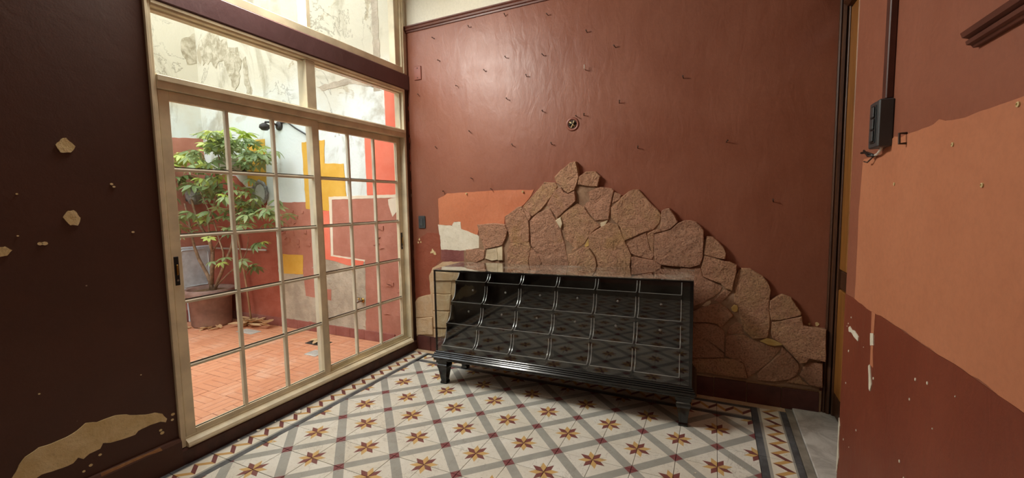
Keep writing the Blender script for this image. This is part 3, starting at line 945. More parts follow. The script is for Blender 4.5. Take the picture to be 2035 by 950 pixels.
def sash(y0, y1, sx, front, latch_y):
    root = MB()
    x0, x1 = sx - 0.016, sx + 0.016
    zb, zt, gz0, gz1 = 0.1225, 1.9785, 0.163, 1.930
    w = 0.050
    root.box(x0, x1, y0, y0 + w, zb, zt, 0.002)
    s = root.obj('sash', FR, door)
    MB().box(x0, x1, y1 - w, y1, zb, zt, 0.002).obj('stile', FR, s)
    MB().box(x0, x1, y0 + w, y1 - w, zb, gz0, 0.002).obj('bottom_rail', FR, s)
    MB().box(x0, x1, y0 + w, y1 - w, gz1, zt, 0.002).obj('top_rail', FR, s)
    gy0, gy1 = y0 + w, y1 - w
    dy, dz = (gy1 - gy0) / 3, (gz1 - gz0) / 5
    for k in (1, 2):
        yc = gy0 + dy * k
        b = MB().box(sx - 0.013, sx + 0.014, yc - 0.010, yc + 0.010, gz0, gz1, 0.003)
        b.obj('muntin', MU, s)
    for k in (1, 2, 3, 4):
        zc = gz0 + dz * k
        for q in range(3):
            b = MB()
            b.extrude([(-0.012, -0.010), (0.010, -0.010), (0.0125, -0.004), (0.0125, 0.002), (0.004, 0.010), (-0.012, 0.010)], gy0 + dy * q + (0.0102 if q else 0), gy0 + dy * (q + 1) - (0.0102 if q < 2 else 0),
                      lambda p, r, a: (sx + p, a, zc + r))
            b.obj('muntin', MU, s)
    for r in range(5):
        for q in range(3):
            a0, a1 = gy0 + dy * q + (0.0105 if q else 0), gy0 + dy * (q + 1) - (0.0105 if q < 2 else 0)
            c0, c1 = gz0 + dz * r + (0.0105 if r else 0), gz0 + dz * (r + 1) - (0.0105 if r < 4 else 0)
            MB().box(sx - 0.0025, sx + 0.0025, a0, a1, c0, c1).obj('pane', M['pane'], s)
            # dark putty line under each pane
            MB().box(sx + 0.003, sx + 0.0075, a0, a1, c0, c0 + 0.0035).obj('glazing_seal', M['rubber'], s)
    # recessed latch
    MB().box(x1 - 0.001, x1 + 0.0025, latch_y - 0.011, latch_y + 0.011, 0.965, 1.118, 0.001).obj('latch', M['black_plastic'], s)
    MB().box(x1 + 0.0026, x1 + 0.010, latch_y - 0.004, latch_y + 0.004, 1.02, 1.075, 0.002).obj('latch_lever', M['brass'], s)
    m = MB()
    m.lathe([(0.0055, 0.0), (0.0055, 0.003), (0.0001, 0.004)], (x1 + 0.0026, latch_y, 0.992), 10, 'X')
    m.obj('latch_button', M['steel'], s)
    return s


sash(-1.976, -1.010, -0.020, True, -1.955)
s2 = sash(-1.020, -0.087, -0.058, False, -0.112)
MB().box(-0.086, -0.040, -1.047, -1.0205, 0.1225, 1.9785, 0.003).obj('interlock_stile', MU, s2)

# high window above the beam
win = struct(empty('window_1'))
fbox('sill_rail', -0.10, 0.012, -2.011, -0.051, 2.546, 2.600, FR, win)
fbox('head_rail', -0.10, 0.012, -2.011, -0.051, 3.45, 3.499, FR, win)
fbox('jamb', -0.10, 0.012, -2.011, -1.95, 2.6005, 3.4495, FR, win)
fbox('jamb', -0.10, 0.012, -0.085, -0.051, 2.6005, 3.4495, FR, win)
fbox('sash_stile', -0.07, -0.004, -0.150, -0.0855, 2.6005, 3.4495, FR, win)
fbox('mullion', -0.08, 0.004, -1.064, -1.030, 2.6005, 3.4495, FR, win)
fbox('bead', 0.0125, 0.020, -0.068, -0.052, 2.55, 3.45, FR, win, 0.001)
for y0, y1 in ((-1.9495, -1.0645), (-1.0295, -0.1505)):
    MB().box(-0.036, -0.031, y0, y1, 2.6005, 3.4495).obj('pane', M['pane'], win)

# ------------------------------------------------------------------ wooden door in the right-hand recess
d2 = struct(empty('door_2'))
m = MB()
m.extrude([(0.0, 0.0), (-0.018, 0.0), (-0.022, 0.012), (-0.016, 0.020), (-0.030, 0.030), (-0.034, 0.050), (-0.026, 0.060), (0.0, 0.062)], 0.0, 2.56,
          lambda p, q, a: (3.204 + q * 0.6, p, a))
m.obj('casing', M['dark_wood'], d2)
MB().box(3.243, 3.30, -0.050, -0.002, 0.0125, 2.57, 0.004).obj('jamb', M['dark_wood'], d2)
MB().box(3.21, 3.30, -0.86, -0.036, 2.47, 2.575, 0.02).obj('head_casing', M['dark_wood'], d2)
MB().box(3.30, 3.345, -0.86, -0.0, 0.014, 2.47).obj('leaf', M['dark_wood'], d2)
MB().box(3.256, 3.2995, -0.86, -0.058, 0.02, 0.16, 0.004).obj('bottom_rail', M['dark_wood'], d2)
MB().box(3.256, 3.2995, -0.86, -0.058, 0.82, 0.93, 0.004).obj('lock_rail', M['dark_wood'], d2)
MB().box(3.250, 3.2995, -0.20, -0.052, 0.935, 2.465, 0.006).obj('stile', M['gold_wood'], d2)
MB().box(3.250, 3.2995, -0.20, -0.052, 0.165, 0.815, 0.006).obj('stile', M['gold_wood'], d2)
for z0, z1 in ((0.19, 0.79), (0.96, 2.44)):
    MB().box(3.268, 3.2995, -0.82, -0.205, z0, z1, 0.006).obj('panel', M['gold_wood'], d2)
# ------------------------------------------------------------------ display counter
ANG = math.radians(2.0)
counter = empty('display_counter', (0.712, -0.601, 0), ANG)
tag(counter, 'black glass-fronted display counter on tapered legs, with rows of trays inside, before the stone wall', 'counter')
BL = M['black_lacquer']
CX0, CX1, CD0, CD1 = -0.048, 1.748, -0.005, 0.400
ZB = 0.262
ztop = lambda x: 0.882 + 0.018 * (x - CX0) / (CX1 - CX0)


def leg(x, d):
    m = MB()
    rings = []
    for z, w in ((0.0, 0.052), (0.012, 0.054), (0.022, 0.044), (0.12, 0.072), (0.135, 0.084), (0.150, 0.084), (0.156, 0.074), (0.166, 0.074), (0.168, 0.092), (0.192, 0.092)):
        rings.append([m.bm.verts.new((x + sx * w / 2, d + sy * w / 2, z)) for sx, sy in ((-1, -1), (1, -1), (1, 1), (-1, 1))])
    for i in range(len(rings) - 1):
        for k in range(4):
            m.bm.faces.new((rings[i][k], rings[i][(k + 1) % 4], rings[i + 1][(k + 1) % 4], rings[i + 1][k]))
    m.bm.faces.new(rings[0][::-1])
    m.bm.faces.new(rings[-1])
    m.obj('leg', BL, counter)


for x in (CX0 + 0.045, CX1 - 0.045):
    for d in (CD0 + 0.045, CD1 - 0.045):
        leg(x, d)


def ring_slab(name, z0, z1, off, bev=0.004):
    MB().box(CX0 - off, CX1 + off, CD0 - off, CD1 + off * 0.3, z0, z1, bev).obj(name, BL, counter)


ring_slab('base_apron', 0.1925, 0.210, 0.016)
ring_slab('base_moulding', 0.2105, 0.228, 0.028, 0.007)
ring_slab('base_moulding', 0.2285, 0.240, 0.020, 0.004)
ring_slab('base_moulding', 0.2405, 0.2495, 0.012, 0.003)
ring_slab('base_plinth', 0.250, ZB, 0.004, 0.003)
# metal frame of the case
PW = 0.011


def frame_bar(name, a, b, t=PW, mat=BL):
    """square bar between two corner points"""
    m = MB()
    (x0, y0, z0), (x1, y1, z1) = a, b
    h = t / 2
    dx, dy, dz = abs(x1 - x0), abs(y1 - y0), abs(z1 - z0)
    if dz > dx and dz > dy:
        offs = [(-h, -h, 0), (h, -h, 0), (h, h, 0), (-h, h, 0)]
    elif dx > dy:
        offs = [(0, -h, -h), (0, h, -h), (0, h, h), (0, -h, h)]
    else:
        offs = [(-h, 0, -h), (h, 0, -h), (h, 0, h), (-h, 0, h)]
    r0 = [m.bm.verts.new((a[0] + o[0], a[1] + o[1], a[2] + o[2])) for o in offs]
    r1 = [m.bm.verts.new((b[0] + o[0], b[1] + o[1], b[2] + o[2])) for o in offs]
    for k in range(4):
        m.bm.faces.new((r0[k], r0[(k + 1) % 4], r1[(k + 1) % 4], r1[k]))
    m.bm.faces.new(r0[::-1])
    m.bm.faces.new(r1)
    return m.obj(name, mat, counter)


zl, zr = ztop(CX0), ztop(CX1)
frame_bar('corner_post', (CX0 + .006, CD0 + .006, ZB), (CX0 + .006, CD0 + .006, zl - .012))
frame_bar('corner_post', (CX1 - .009, CD0 + .009, ZB), (CX1 - .009, CD0 + .009, zr - .012), 0.018)
frame_bar('corner_post', (CX0 + .006, CD1 - .006, ZB), (CX0 + .006, CD1 - .006, zl - .012))
frame_bar('corner_post', (CX1 - .009, CD1 - .009, ZB), (CX1 - .009, CD1 - .009, zr - .012), 0.018)
frame_bar('top_rail', (CX0, CD0 + .006, zl - .006), (CX1, CD0 + .006, zr - .006))
frame_bar('top_rail', (CX0, CD1 - .006, zl - .006), (CX1, CD1 - .006, zr - .006))
frame_bar('top_rail', (CX0 + .006, CD0 + .012, zl - .006), (CX0 + .006, CD1 - .012, zl - .006))
frame_bar('top_rail', (CX1 - .006, CD0 + .012, zr - .006), (CX1 - .006, CD1 - .012, zr - .006))
CG = M['case_glass']


def slanted(name, x0, x1, y0, y1, z0f, z1f, mat):
    m = MB()
    vs = [m.bm.verts.new(p) for p in ((x0, y0, z0f(x0)), (x1, y0, z0f(x1)), (x1, y1, z0f(x1)), (x0, y1, z0f(x0)),
                                      (x0, y0, z1f(x0)), (x1, y0, z1f(x1)), (x1, y1, z1f(x1)), (x0, y1, z1f(x0)))]
    for q in ((0, 3, 2, 1), (4, 5, 6, 7), (0, 1, 5, 4), (1, 2, 6, 5), (2, 3, 7, 6), (3, 0, 4, 7)):
        m.bm.faces.new([vs[i] for i in q])
    return m.obj(name, mat, counter)


slanted('glass_top', CX0 - .002, CX1 + .002, CD0 - .002, CD1 + .002, lambda x: ztop(x), lambda x: ztop(x) + 0.005, M['top_glass'])['label'] = 'clear glass top sheet'
slanted('glass_front', CX0 + .012, CX1 - .018, CD0 + .003, CD0 + .007, lambda x: ZB, lambda x: ztop(x) - 0.012, CG)['label'] = 'clear glass front sheet'
slanted('glass_side', CX0 + .003, CX0 + .007, CD0 + .012, CD1 - .012, lambda x: ZB, lambda x: ztop(x) - 0.012, CG)
slanted('glass_side', CX1 - .007, CX1 - .003, CD0 + .018, CD1 - .018, lambda x: ZB, lambda x: ztop(x) - 0.012, CG)
slanted('back_panel', -0.03, CX1 - .02, CD1 - .011, CD1 - .004, lambda x: ZB, lambda x: ztop(x) - 0.014, BL)
# stepped trays
PITCH, BW = 1.714 / 6, 1.714 / 6 - 0.016
prof_curve = [(0.0, 0.0)]
for k in range(1, 11):
    t = k / 10 * PI / 2
    prof_curve.append((0.004 + 0.072 * math.sin(t), 0.002 + 0.122 * (1 - math.cos(t))))


def cheek(x0, x1):
    m = MB()
    prof = [(0.0, -0.026)] + prof_curve + [(0.128, 0.124), (0.128, -0.026)]
    m.extrude(prof, x0, x1, lambda p, q, a: (a, p, q))
    return m


m = MB()
m.box(0, BW, 0.0, 0.128, -0.026, -0.020)
m.box(0, BW, 0.0, 0.006, -0.020, 0.0)
m.box(0.003, BW - 0.003, 0.122, 0.128, -0.020, 0.124)
for a in (0, BW - 0.003):
    prof = [(0.0, -0.026)] + prof_curve + [(0.128, 0.124), (0.128, -0.026)]
    m.extrude(prof, a, a + 0.003, lambda p, q, aa: (aa, p, q))
tray_me = m.mesh('tray', M['bin_black'])


def edge_mesh(xa, xb):
    m = MB()
    pts = prof_curve
    lo, hi = [], []
    n = len(pts)
    for i, (p, q) in enumerate(pts):
        a, b = pts[max(0, i - 1)], pts[min(n - 1, i + 1)]
        d = Vector((b[0] - a[0], b[1] - a[1])).normalized()
        nx, nz = -d.y, d.x      # towards the front
        lo.append((p + nx * 0.0004, q + nz * 0.0004))
        hi.append((p + nx * 0.003, q + nz * 0.003))
    m.extrude(lo + hi[::-1], xa, xb, lambda p, q, a: (a, p, q))
    return m.mesh('edge_trim', M['chrome'])


e0, e1 = edge_mesh(-0.0005, 0.0040), edge_mesh(BW - 0.0040, BW + 0.0005)
lip_me = MB().box(0.0042, BW - 0.0042, -0.0022, 0.0045, 0.0002, 0.0028).mesh('lip_trim', M['chrome'])
m = MB()
m.lathe([(0.004, 0.0), (0.004, 0.008), (0.009, 0.011), (0.0095, 0.016), (0.006, 0.020), (0.0001, 0.021)], (0, 0, 0), 12, 'Y')
knob_me = m.mesh('knob', M['chrome'], True)
for r in range(4):
    d, z = 0.262 - 0.077 * r - CD0 * 0, 0.755 - 0.1535 * r
    for c in range(6):
        t = link('tray', tray_me, counter, (-0.027 + PITCH * c + 0.006, d, z))
        for me in (e0, e1, lip_me):
            link(me.name.split('.')[0], me, t)
        if r < 3:
            link('knob', knob_me, t, (BW * 0.53, 0.1215, 0.078))
# plinth board in front of the lowest row
# (the case floor shows as a black strip)

# ------------------------------------------------------------------ small things on the back wall
def back_thing(name, label, cat, x, z, group=None):
    o = empty(name, (x, 0, z))
    return tag(o, label, cat, group)


t = back_thing('cover_plate', 'blank brown-painted cover plate high on back wall by the window', 'cover plate', 0.122, 2.553)
MB().box(-0.038, 0.038, -0.010, 0.0, -0.060, 0.060, 0.003).obj('plate', M['brown_plate'], t)
for z in (-0.042, 0.042):
    MB().lathe([(0.005, 0.010), (0.005, 0.012), (0.0001, 0.0125)], (0, 0, z), 10, 'Y').obj('screw', M['rust'], t)
t = back_thing('light_switch', 'dark grey light switch on brown back wall beside the sliding door', 'switch', 0.114, 1.211)
MB().box(-0.038, 0.038, -0.012, 0.0, -0.058, 0.058, 0.004).obj('plate', M['grey_plastic'], t)
MB().box(-0.018, 0.018, -0.016, -0.0122, -0.036, 0.036, 0.003).obj('rocker', M['grey_plastic'], t)
t = back_thing('junction_box', 'round open junction box hole with cut wires in back wall', 'junction box', 1.564, 1.966)
m = MB()
m.lathe([(0.034, 0.0), (0.046, 0.0), (0.052, 0.003), (0.046, 0.007), (0.038, 0.006), (0.034, 0.003), (0.034, 0.0)], (0, 0, 0), 24, 'Y')
m.obj('rim', M['brown_plate'], t, True)
MB().lathe([(0.0335, 0.0005), (0.0335, 0.0015), (0.0001, 0.0017)], (0, 0, 0), 20, 'Y').obj('cavity', M['rust'], t)
for k, (p, c) in enumerate((([(-0.024, -.002, 0.018), (-0.005, -.012, 0.006), (0.02, -.006, -0.02)], 'filler'), ([(-0.01, -.002, -0.026), (0.004, -.014, -0.006), (0.014, -.008, 0.024)], 'filler'),
                            ([(-0.026, -.003, -0.006), (0.0, -.016, 0.004), (0.026, -.004, 0.008)], 'black_plastic'))):
    MB().tube(p, 0.0045, 6).obj('wire', M[c], t, True)
t = back_thing('wall_hook', 'small white L-shaped hook on the brown back wall', 'hook', 1.666, 2.356)
MB().tube([(0, 0, 0), (0, -0.03, 0), (0, -0.034, 0.004), (0, -0.034, 0.030)], 0.003, 6).obj('shank', M['wire_white'], t, True)
m = MB()
m.tube([(0, 0.0, 0), (0.0, -0.028, 0.008)], 0.0028, 6)
m.lathe([(0.0001, 0.026), (0.0055, 0.026), (0.0055, 0.029), (0.0001, 0.030)], (0, 0, 0.008), 8, 'Y')
nail_me = m.mesh('nail', M['rust'])
NAILS = [(0.314, 2.818), (0.666, 2.85), (1.009, 2.871), (1.373, 2.807), (1.679, 2.624), (1.007, 2.547), (1.333, 2.513), (0.538, 2.385), (0.818, 2.464), (1.007, 2.221), (1.316, 2.091), (1.651, 2.023),
         (1.597, 2.021), (0.121, 2.359), (0.646, 1.991), (1.394, 1.825), (1.054, 1.84), (0.303, 1.871), (1.187, 2.373), (0.365, 2.621), (1.89, 2.48), (1.917, 2.083), (0.362, 1.489), (0.668, 1.584), (0.853, 1.488),
         (2.35, 2.2), (2.62, 1.75), (2.05, 1.75), (2.9, 1.35)]
ROWS = [(2.75, 'top row, close under the picture rail'), (2.5, 'second row down from the picture rail'), (2.3, 'third row down, above the hook level'), (2.04, 'fourth row down, above the junction box'),
        (1.95, 'row level with the junction box'), (1.7, 'row just above the peak stone'), (0.0, 'lowest row, beside the stones and orange patch')]
ORD = ['first', 'second', 'third', 'fourth', 'fifth', 'sixth', 'seventh', 'eighth']


def nail_row(z):
    return next(i for i, (lo, w) in enumerate(ROWS) if z >= lo)


def nail_label(x, z):
    r = nail_row(z)
    mates = sorted(a for a, b in NAILS if nail_row(b) == r)
    return '%s nail from the window in the %s' % (ORD[mates.index(x)], ROWS[r][1])


for k, (x, z) in enumerate(NAILS):
    o = link('nail', nail_me, None, (x, 0, z), (rt.uniform(-.3, .3), rt.uniform(-.3, .3), rt.uniform(-.4, .4)))
    tag(o, nail_label(x, z), 'nail', 'nails left in the back wall')
m = MB()
m.lathe([(0.008, 0.0), (0.008, 0.014), (0.006, 0.016), (0.004, 0.012), (0.0001, 0.012)], (0, 0, 0), 10, 'Y')
plug_me = m.mesh('wall_plug', M['filler'])
for x, z, lb in ((0.604, 1.461, 'beige wall plug at the top edge of the orange patch, nearer the window'), (1.142, 1.463, 'beige wall plug at the top edge of the orange patch, nearer the stones')):
    tag(link('wall_plug', plug_me, None, (x, -0.002, z)), lb, 'wall plug', 'wall plugs in the orange patch')

# ------------------------------------------------------------------ right wall fittings
def rt_box(b, d0, d1, a0, a1, z0, z1, bev=0.002):
    return b.box(RX - d1, RX - d0, min(a0, a1), max(a0, a1), z0, z1, bev)


t = tag(empty('switch_box', (0, 0, 0)), 'dark grey surface switch box with three modules on right wall', 'switch box')
rt_box(MB(), 0.0, 0.042, -1.236, -1.334, 1.540, 1.700, 0.004).obj('body', M['grey_plastic'], t)
rt_box(MB(), 0.0424, 0.045, -1.262, -1.310, 1.556, 1.686, 0.001).obj('faceplate', M['black_plastic'], t)
for k in range(3):
    rt_box(MB(), 0.0452, 0.050, -1.268, -1.304, 1.562 + 0.041 * k, 1.599 + 0.041 * k, 0.003).obj('module', M['grey_plastic'], t)
t = rt_box(MB(), 0.0, 0.022, -1.280, -1.318, 1.702, 4.38, 0.003).obj('cable_trunking', simple('brown cable trunking', (84, 46, 36), 0.45))
tag(t, 'vertical brown cable trunking rising above the switch box', 'trunking')
t = tag(empty('cut_cable', (0, 0, 0)), 'cut cable stub with black and white wires below the switch box', 'cable')
g = lambda a, b, h: RIGHT(a, b, h)
MB().tube([g(-1.30, 1.541, 0.02), g(-1.275, 1.530, 0.018), g(-1.235, 1.522, 0.014), g(-1.20, 1.521, 0.012)], 0.0045, 6).obj('sheath', M['wire_white'], t, True)
MB().tube([g(-1.20, 1.521, 0.012), g(-1.16, 1.532, 0.018), g(-1.12, 1.540, 0.015), g(-1.07, 1.543, 0.02)], 0.0042, 6).obj('wire', M['black_plastic'], t, True)
MB().tube([g(-1.21, 1.520, 0.012), g(-1.17, 1.522, 0.024), g(-1.11, 1.548, 0.022)], 0.004, 6).obj('wire', M['black_plastic'], t, True)
MB().tube([g(-1.19, 1.519, 0.012), g(-1.15, 1.500, 0.020), g(-1.13, 1.505, 0.025)], 0.0028, 6).obj('wire', M['rust'], t, True)
t = tag(empty('shelf_cleat', (0, 0, 0)), 'short moulded brown wooden cleat high on right wall', 'cleat')
m = MB()
m.extrude([(0.0, 1.706), (0.010, 1.706), (0.014, 1.712), (0.022, 1.714), (0.024, 1.722), (0.018, 1.727), (0.030, 1.731), (0.034, 1.742), (0.0, 1.742)], -1.832, -2.45, lambda p, q, a: (RX - p, a, q))
m.obj('moulding', simple('brown cleat', (96, 54, 42), 0.5), t)
for a, b, lb in ((-1.75, 1.496, 'small screw plug near the upper edge of the salmon patch'), (-2.0, 1.545, 'screw plug at top right of the salmon patch'), (-1.895, 1.39, 'lowest of the screw plugs in the salmon patch'), (-1.377, 1.41, 'screw plug in the salmon patch under the switch box')):
    o = MB().lathe([(0.0055, -0.001), (0.0055, 0.002), (0.003, 0.003), (0.0025, 0.001), (0.0001, 0.001)], (0, 0, 0), 10, 'X').obj('screw_plug', M['filler'])
    o.location = (RX - 0.003, a, b)
    o.rotation_euler = (0, 0, PI)
    tag(o, lb, 'screw plug')
t = MB().tube([g(-1.449, 1.566, 0.001), g(-1.452, 1.566, 0.02), g(-1.456, 1.534, 0.02), g(-1.456, 1.534, 0.001)], 0.004, 6).obj('staple', M['rust'])
tag(t, 'dark metal staple at the upper edge of the salmon patch', 'staple')

# plaster crumbs by the sill
crumb_lb = {0: 'largest white plaster flake on floor tiles by the sliding door'}
for k, (x, y, s) in enumerate(((0.075, -1.36, 0.028), (0.055, -1.62, 0.016), (0.05, -1.735, 0.010), (0.06, -0.78, 0.009), (0.045, -1.5, 0.006), (0.25, -1.66, 0.007), (2.5, -0.98, 0.006), (2.72, -0.85, 0.006), (2.93, -0.62, 0.007), (1.45, -1.5, 0.007))):
    m = MB()
    n = 7
    top = [m.bm.verts.new((math.cos(q * 2 * PI / n) * s * rt.uniform(.6, 1.1), math.sin(q * 2 * PI / n) * s * rt.uniform(.4, .8), s * rt.uniform(.25, .45))) for q in range(n)]
    bot = [m.bm.verts.new((v.co.x * 1.1, v.co.y * 1.1, 0)) for v in top]
    for q in range(n):
        m.bm.faces.new((bot[q], bot[(q + 1) % n], top[(q + 1) % n], top[q]))
    m.bm.faces.new(top)
    m.bm.faces.new(bot[::-1])
    o = m.obj('plaster_crumb', M['plaster'])
    o.location = (x, y, 0.0008)
    if k == 0:
        tag(o, crumb_lb[0], 'plaster crumb', 'plaster crumbs on the floor')
    else:
        tag(o, 'tiny white plaster crumb on the patterned floor', 'plaster crumb', 'plaster crumbs on the floor')

# ------------------------------------------------------------------ courtyard
cf = struct(MB().box(-3.5, -0.25, -4.8, 0.2, -0.2, -0.010).obj('floor_courtyard', M['grout']))
cw = struct(MB().box(-3.5, -0.0, 0.0, 0.22, -0.1, 6.2).obj('wall_courtyard', M['court_wall']))
cl = struct(MB().box(-3.5, CX, -4.8, -0.0, -0.1, 5.6).obj('wall_courtyard_far', M['court_wall']))
struct(MB().box(-3.5, -0.25, -4.9, -4.8, -0.1, 3.6).obj('wall_courtyard_end', M['court_wall']))
ct = MB().box(-0.0992, 0.0992, -0.0992, 0.0992, -0.012, 0.0, 0.0012).mesh('tile', M['court_tile'])
for i in range(15):
    for j in range(17):
        if j >= 13 and i < 6:
            continue
        link('tile', ct, cf, (-0.35 - 0.2 * i, -0.1 - 0.2 * j, rt.uniform(-0.001, 0.0008)), (0, 0, PI / 2 * ((i + j) % 2)))
for k in range(16):
    x1 = -0.26 - 0.2 * k
    MB().box(max(x1 - 0.198, CX + 0.001), x1, -0.014, 0.0, 0.0015, 0.100, 0.002).obj('skirting_tile', M['c_skirt'], cw)
for k in range(14):
    y1 = -0.016 - 0.2 * k
    MB().box(CX, CX + 0.014, y1 - 0.198, y1, 0.0015, 0.150, 0.002).obj('skirting_tile', M['c_skirt'], cl)


def cpatch(label, poly, mat, h, plane=BACK, par=cw, seed=1, amp=0.006):
    o = patch('paint_patch', poly, plane, h, M[mat], par, 0.04, amp, seed)
    if label:
        o['label'] = label
    return o


cpatch('red-brown paint on the lower wall', [(-1.93, 0.0), (0.0, 0.0), (0.0, 1.455), (-1.067, 1.451), (-1.075, 1.42), (-1.93, 1.425)], 'c_brown', 0.003, seed=2)
cpatch('deep red paint left of the step', [(-3.2, 0.0), (-1.93, 0.0), (-1.94, 1.30), (-2.06, 1.40), (-2.07, 1.60), (-2.42, 1.61), (-2.6, 1.75), (-3.2, 1.82)], 'c_red', 0.0034, seed=3, amp=0.012)
cpatch('upright yellow rectangle', [(-2.36, 2.15), (-2.03, 2.14), (-2.05, 1.62), (-2.38, 1.62)], 'c_yellow', 0.0045, seed=4, amp=0.004)
cpatch('stepped yellow shape', [(-1.433, 2.057), (-1.095, 2.057), (-1.113, 1.816), (-0.842, 1.801), (-0.825, 1.455), (-1.02, 1.452), (-1.067, 1.451), (-1.07, 1.322), (-1.425, 1.35)], 'c_yellow', 0.005, seed=5, amp=0.006)
cpatch('coral corner column', [(-0.545, 2.10), (-0.274, 2.12), (-0.274, 2.455), (-0.0, 2.46), (-0.0, 1.468), (-0.545, 1.472)], 'c_coral', 0.005, seed=6, amp=0.003)
cpatch('cream band edge', [(-1.075, 1.47), (-0.0, 1.475), (-0.0, 1.445), (-1.03, 1.440), (-1.05, 0.862), (-0.61, 0.828), (-0.62, 0.805), (-1.085, 0.838), (-1.075, 1.2)], 'c_cream', 0.0056, seed=7, amp=0.004)
cpatch('bare grey render low on wall', [(-1.93, 0.762), (-1.86, 0.63), (-1.53, 0.628), (-1.40, 0.70), (-1.219, 0.83), (-1.0, 0.80), (-0.842, 0.775), (-0.70, 0.79), (-0.605, 0.80), (-0.62, 0.5), (-0.641, 0.10), (-1.303, 0.098), (-1.93, 0.10)], 'c_grey', 0.0042, seed=8, amp=0.014)
cpatch('coral L-shaped stripe', [(-1.19, 1.325), (-1.078, 1.325), (-1.088, 0.848), (-0.625, 0.814), (-0.64, 0.775), (-0.842, 0.760), (-1.05, 0.80), (-1.22, 0.815)], 'c_coral', 0.0062, seed=9, amp=0.003)
cpatch('brown step shape', [(-1.529, 0.70), (-1.33, 0.71), (-1.366, 0.489), (-1.107, 0.491), (-1.115, 0.37), (-1.5, 0.389)], 'c_brown', 0.0064, seed=10, amp=0.003)
cpatch('small yellow square', [(-1.868, 0.841), (-1.511, 0.843), (-1.529, 0.629), (-1.886, 0.621)], 'c_yellow', 0.0066, seed=11, amp=0.005)
cpatch(None, [(-0.28, 1.43), (-0.12, 1.44), (-0.15, 1.36), (-0.19, 1.30), (-0.24, 1.26), (-0.26, 1.33)], 'c_cream', 0.006, seed=12, amp=0.02)
cpatch('flaked render stain', [(-3.081, 3.398), (-2.95, 3.46), (-2.821, 3.456), (-2.581, 3.283), (-2.60, 3.18), (-2.668, 3.11), (-2.824, 3.035), (-2.9, 3.10), (-3.068, 3.101), (-3.12, 3.257)], 'c_stain', 0.004, seed=13, amp=0.05)
cpatch('flaked render stain', [(-2.72, 3.162), (-2.595, 2.916), (-2.5, 2.72), (-2.43, 2.76), (-2.347, 3.049), (-2.40, 3.2), (-2.52, 3.22)], 'c_stain', 0.005, seed=14, amp=0.04)
cpatch('flaked render stain', [(-2.347, 3.049), (-2.254, 3.078), (-2.241, 2.866), (-2.211, 2.64), (-2.285, 2.621), (-2.318, 2.821)], 'c_stain', 0.004, seed=15, amp=0.03)
cpatch('grey cement streak', [(-1.175, 2.60), (-0.737, 2.625), (-0.45, 2.53), (-0.299, 2.454), (-0.40, 2.50), (-0.677, 2.57), (-1.094, 2.55)], 'c_grey', 0.003, seed=16, amp=0.012)
cpatch('grey cement streak', [(-0.387, 3.6), (-0.314, 3.6), (-0.314, 2.733), (-0.332, 2.46), (-0.407, 2.46), (-0.394, 2.745)], 'c_grey', 0.0032, seed=17, amp=0.015)
cpatch('red-brown band on far wall', [(-2.4, 0.0), (-0.0, 0.0), (-0.0, 2.235), (-0.15, 2.228), (-0.35, 2.21), (-2.4, 2.22)], 'c_brown', 0.003, CLEFT, cl, 18, 0.008)
cpatch('flaked render stain', [(-0.177, 3.246), (-0.146, 3.383), (-0.011, 3.50), (-0.005, 3.15), (-0.112, 3.102)], 'c_stain', 0.004, CLEFT, cl, 19, 0.02)
# raised scraped relief in the brown plaster
rr = random.Random(9)
for k in range(16):
    x, z = rr.uniform(-1.86, -1.45), rr.uniform(0.9, 1.36)
    w, hgt = rr.uniform(0.03, 0.09), rr.uniform(0.012, 0.03)
    patch('plaster_ridge', [(x, z), (x + w, z + rr.uniform(-.02, .02)), (x + w, z + hgt), (x + w * .4, z + hgt * 1.6), (x, z + hgt)], BACK, 0.012, M['c_brown'], cw, 0.03, 0.006, k)
for k in range(10):
    x, z = rr.uniform(-0.5, -0.15), rr.uniform(0.2, 1.2)
    w, hgt = rr.uniform(0.03, 0.09), rr.uniform(0.012, 0.03)
    patch('plaster_ridge', [(x, z), (x + w, z + rr.uniform(-.02, .02)), (x + w, z + hgt), (x + w * .4, z + hgt * 1.6), (x, z + hgt)], BACK, 0.012, M['c_brown'], cw, 0.03, 0.006, k + 40)

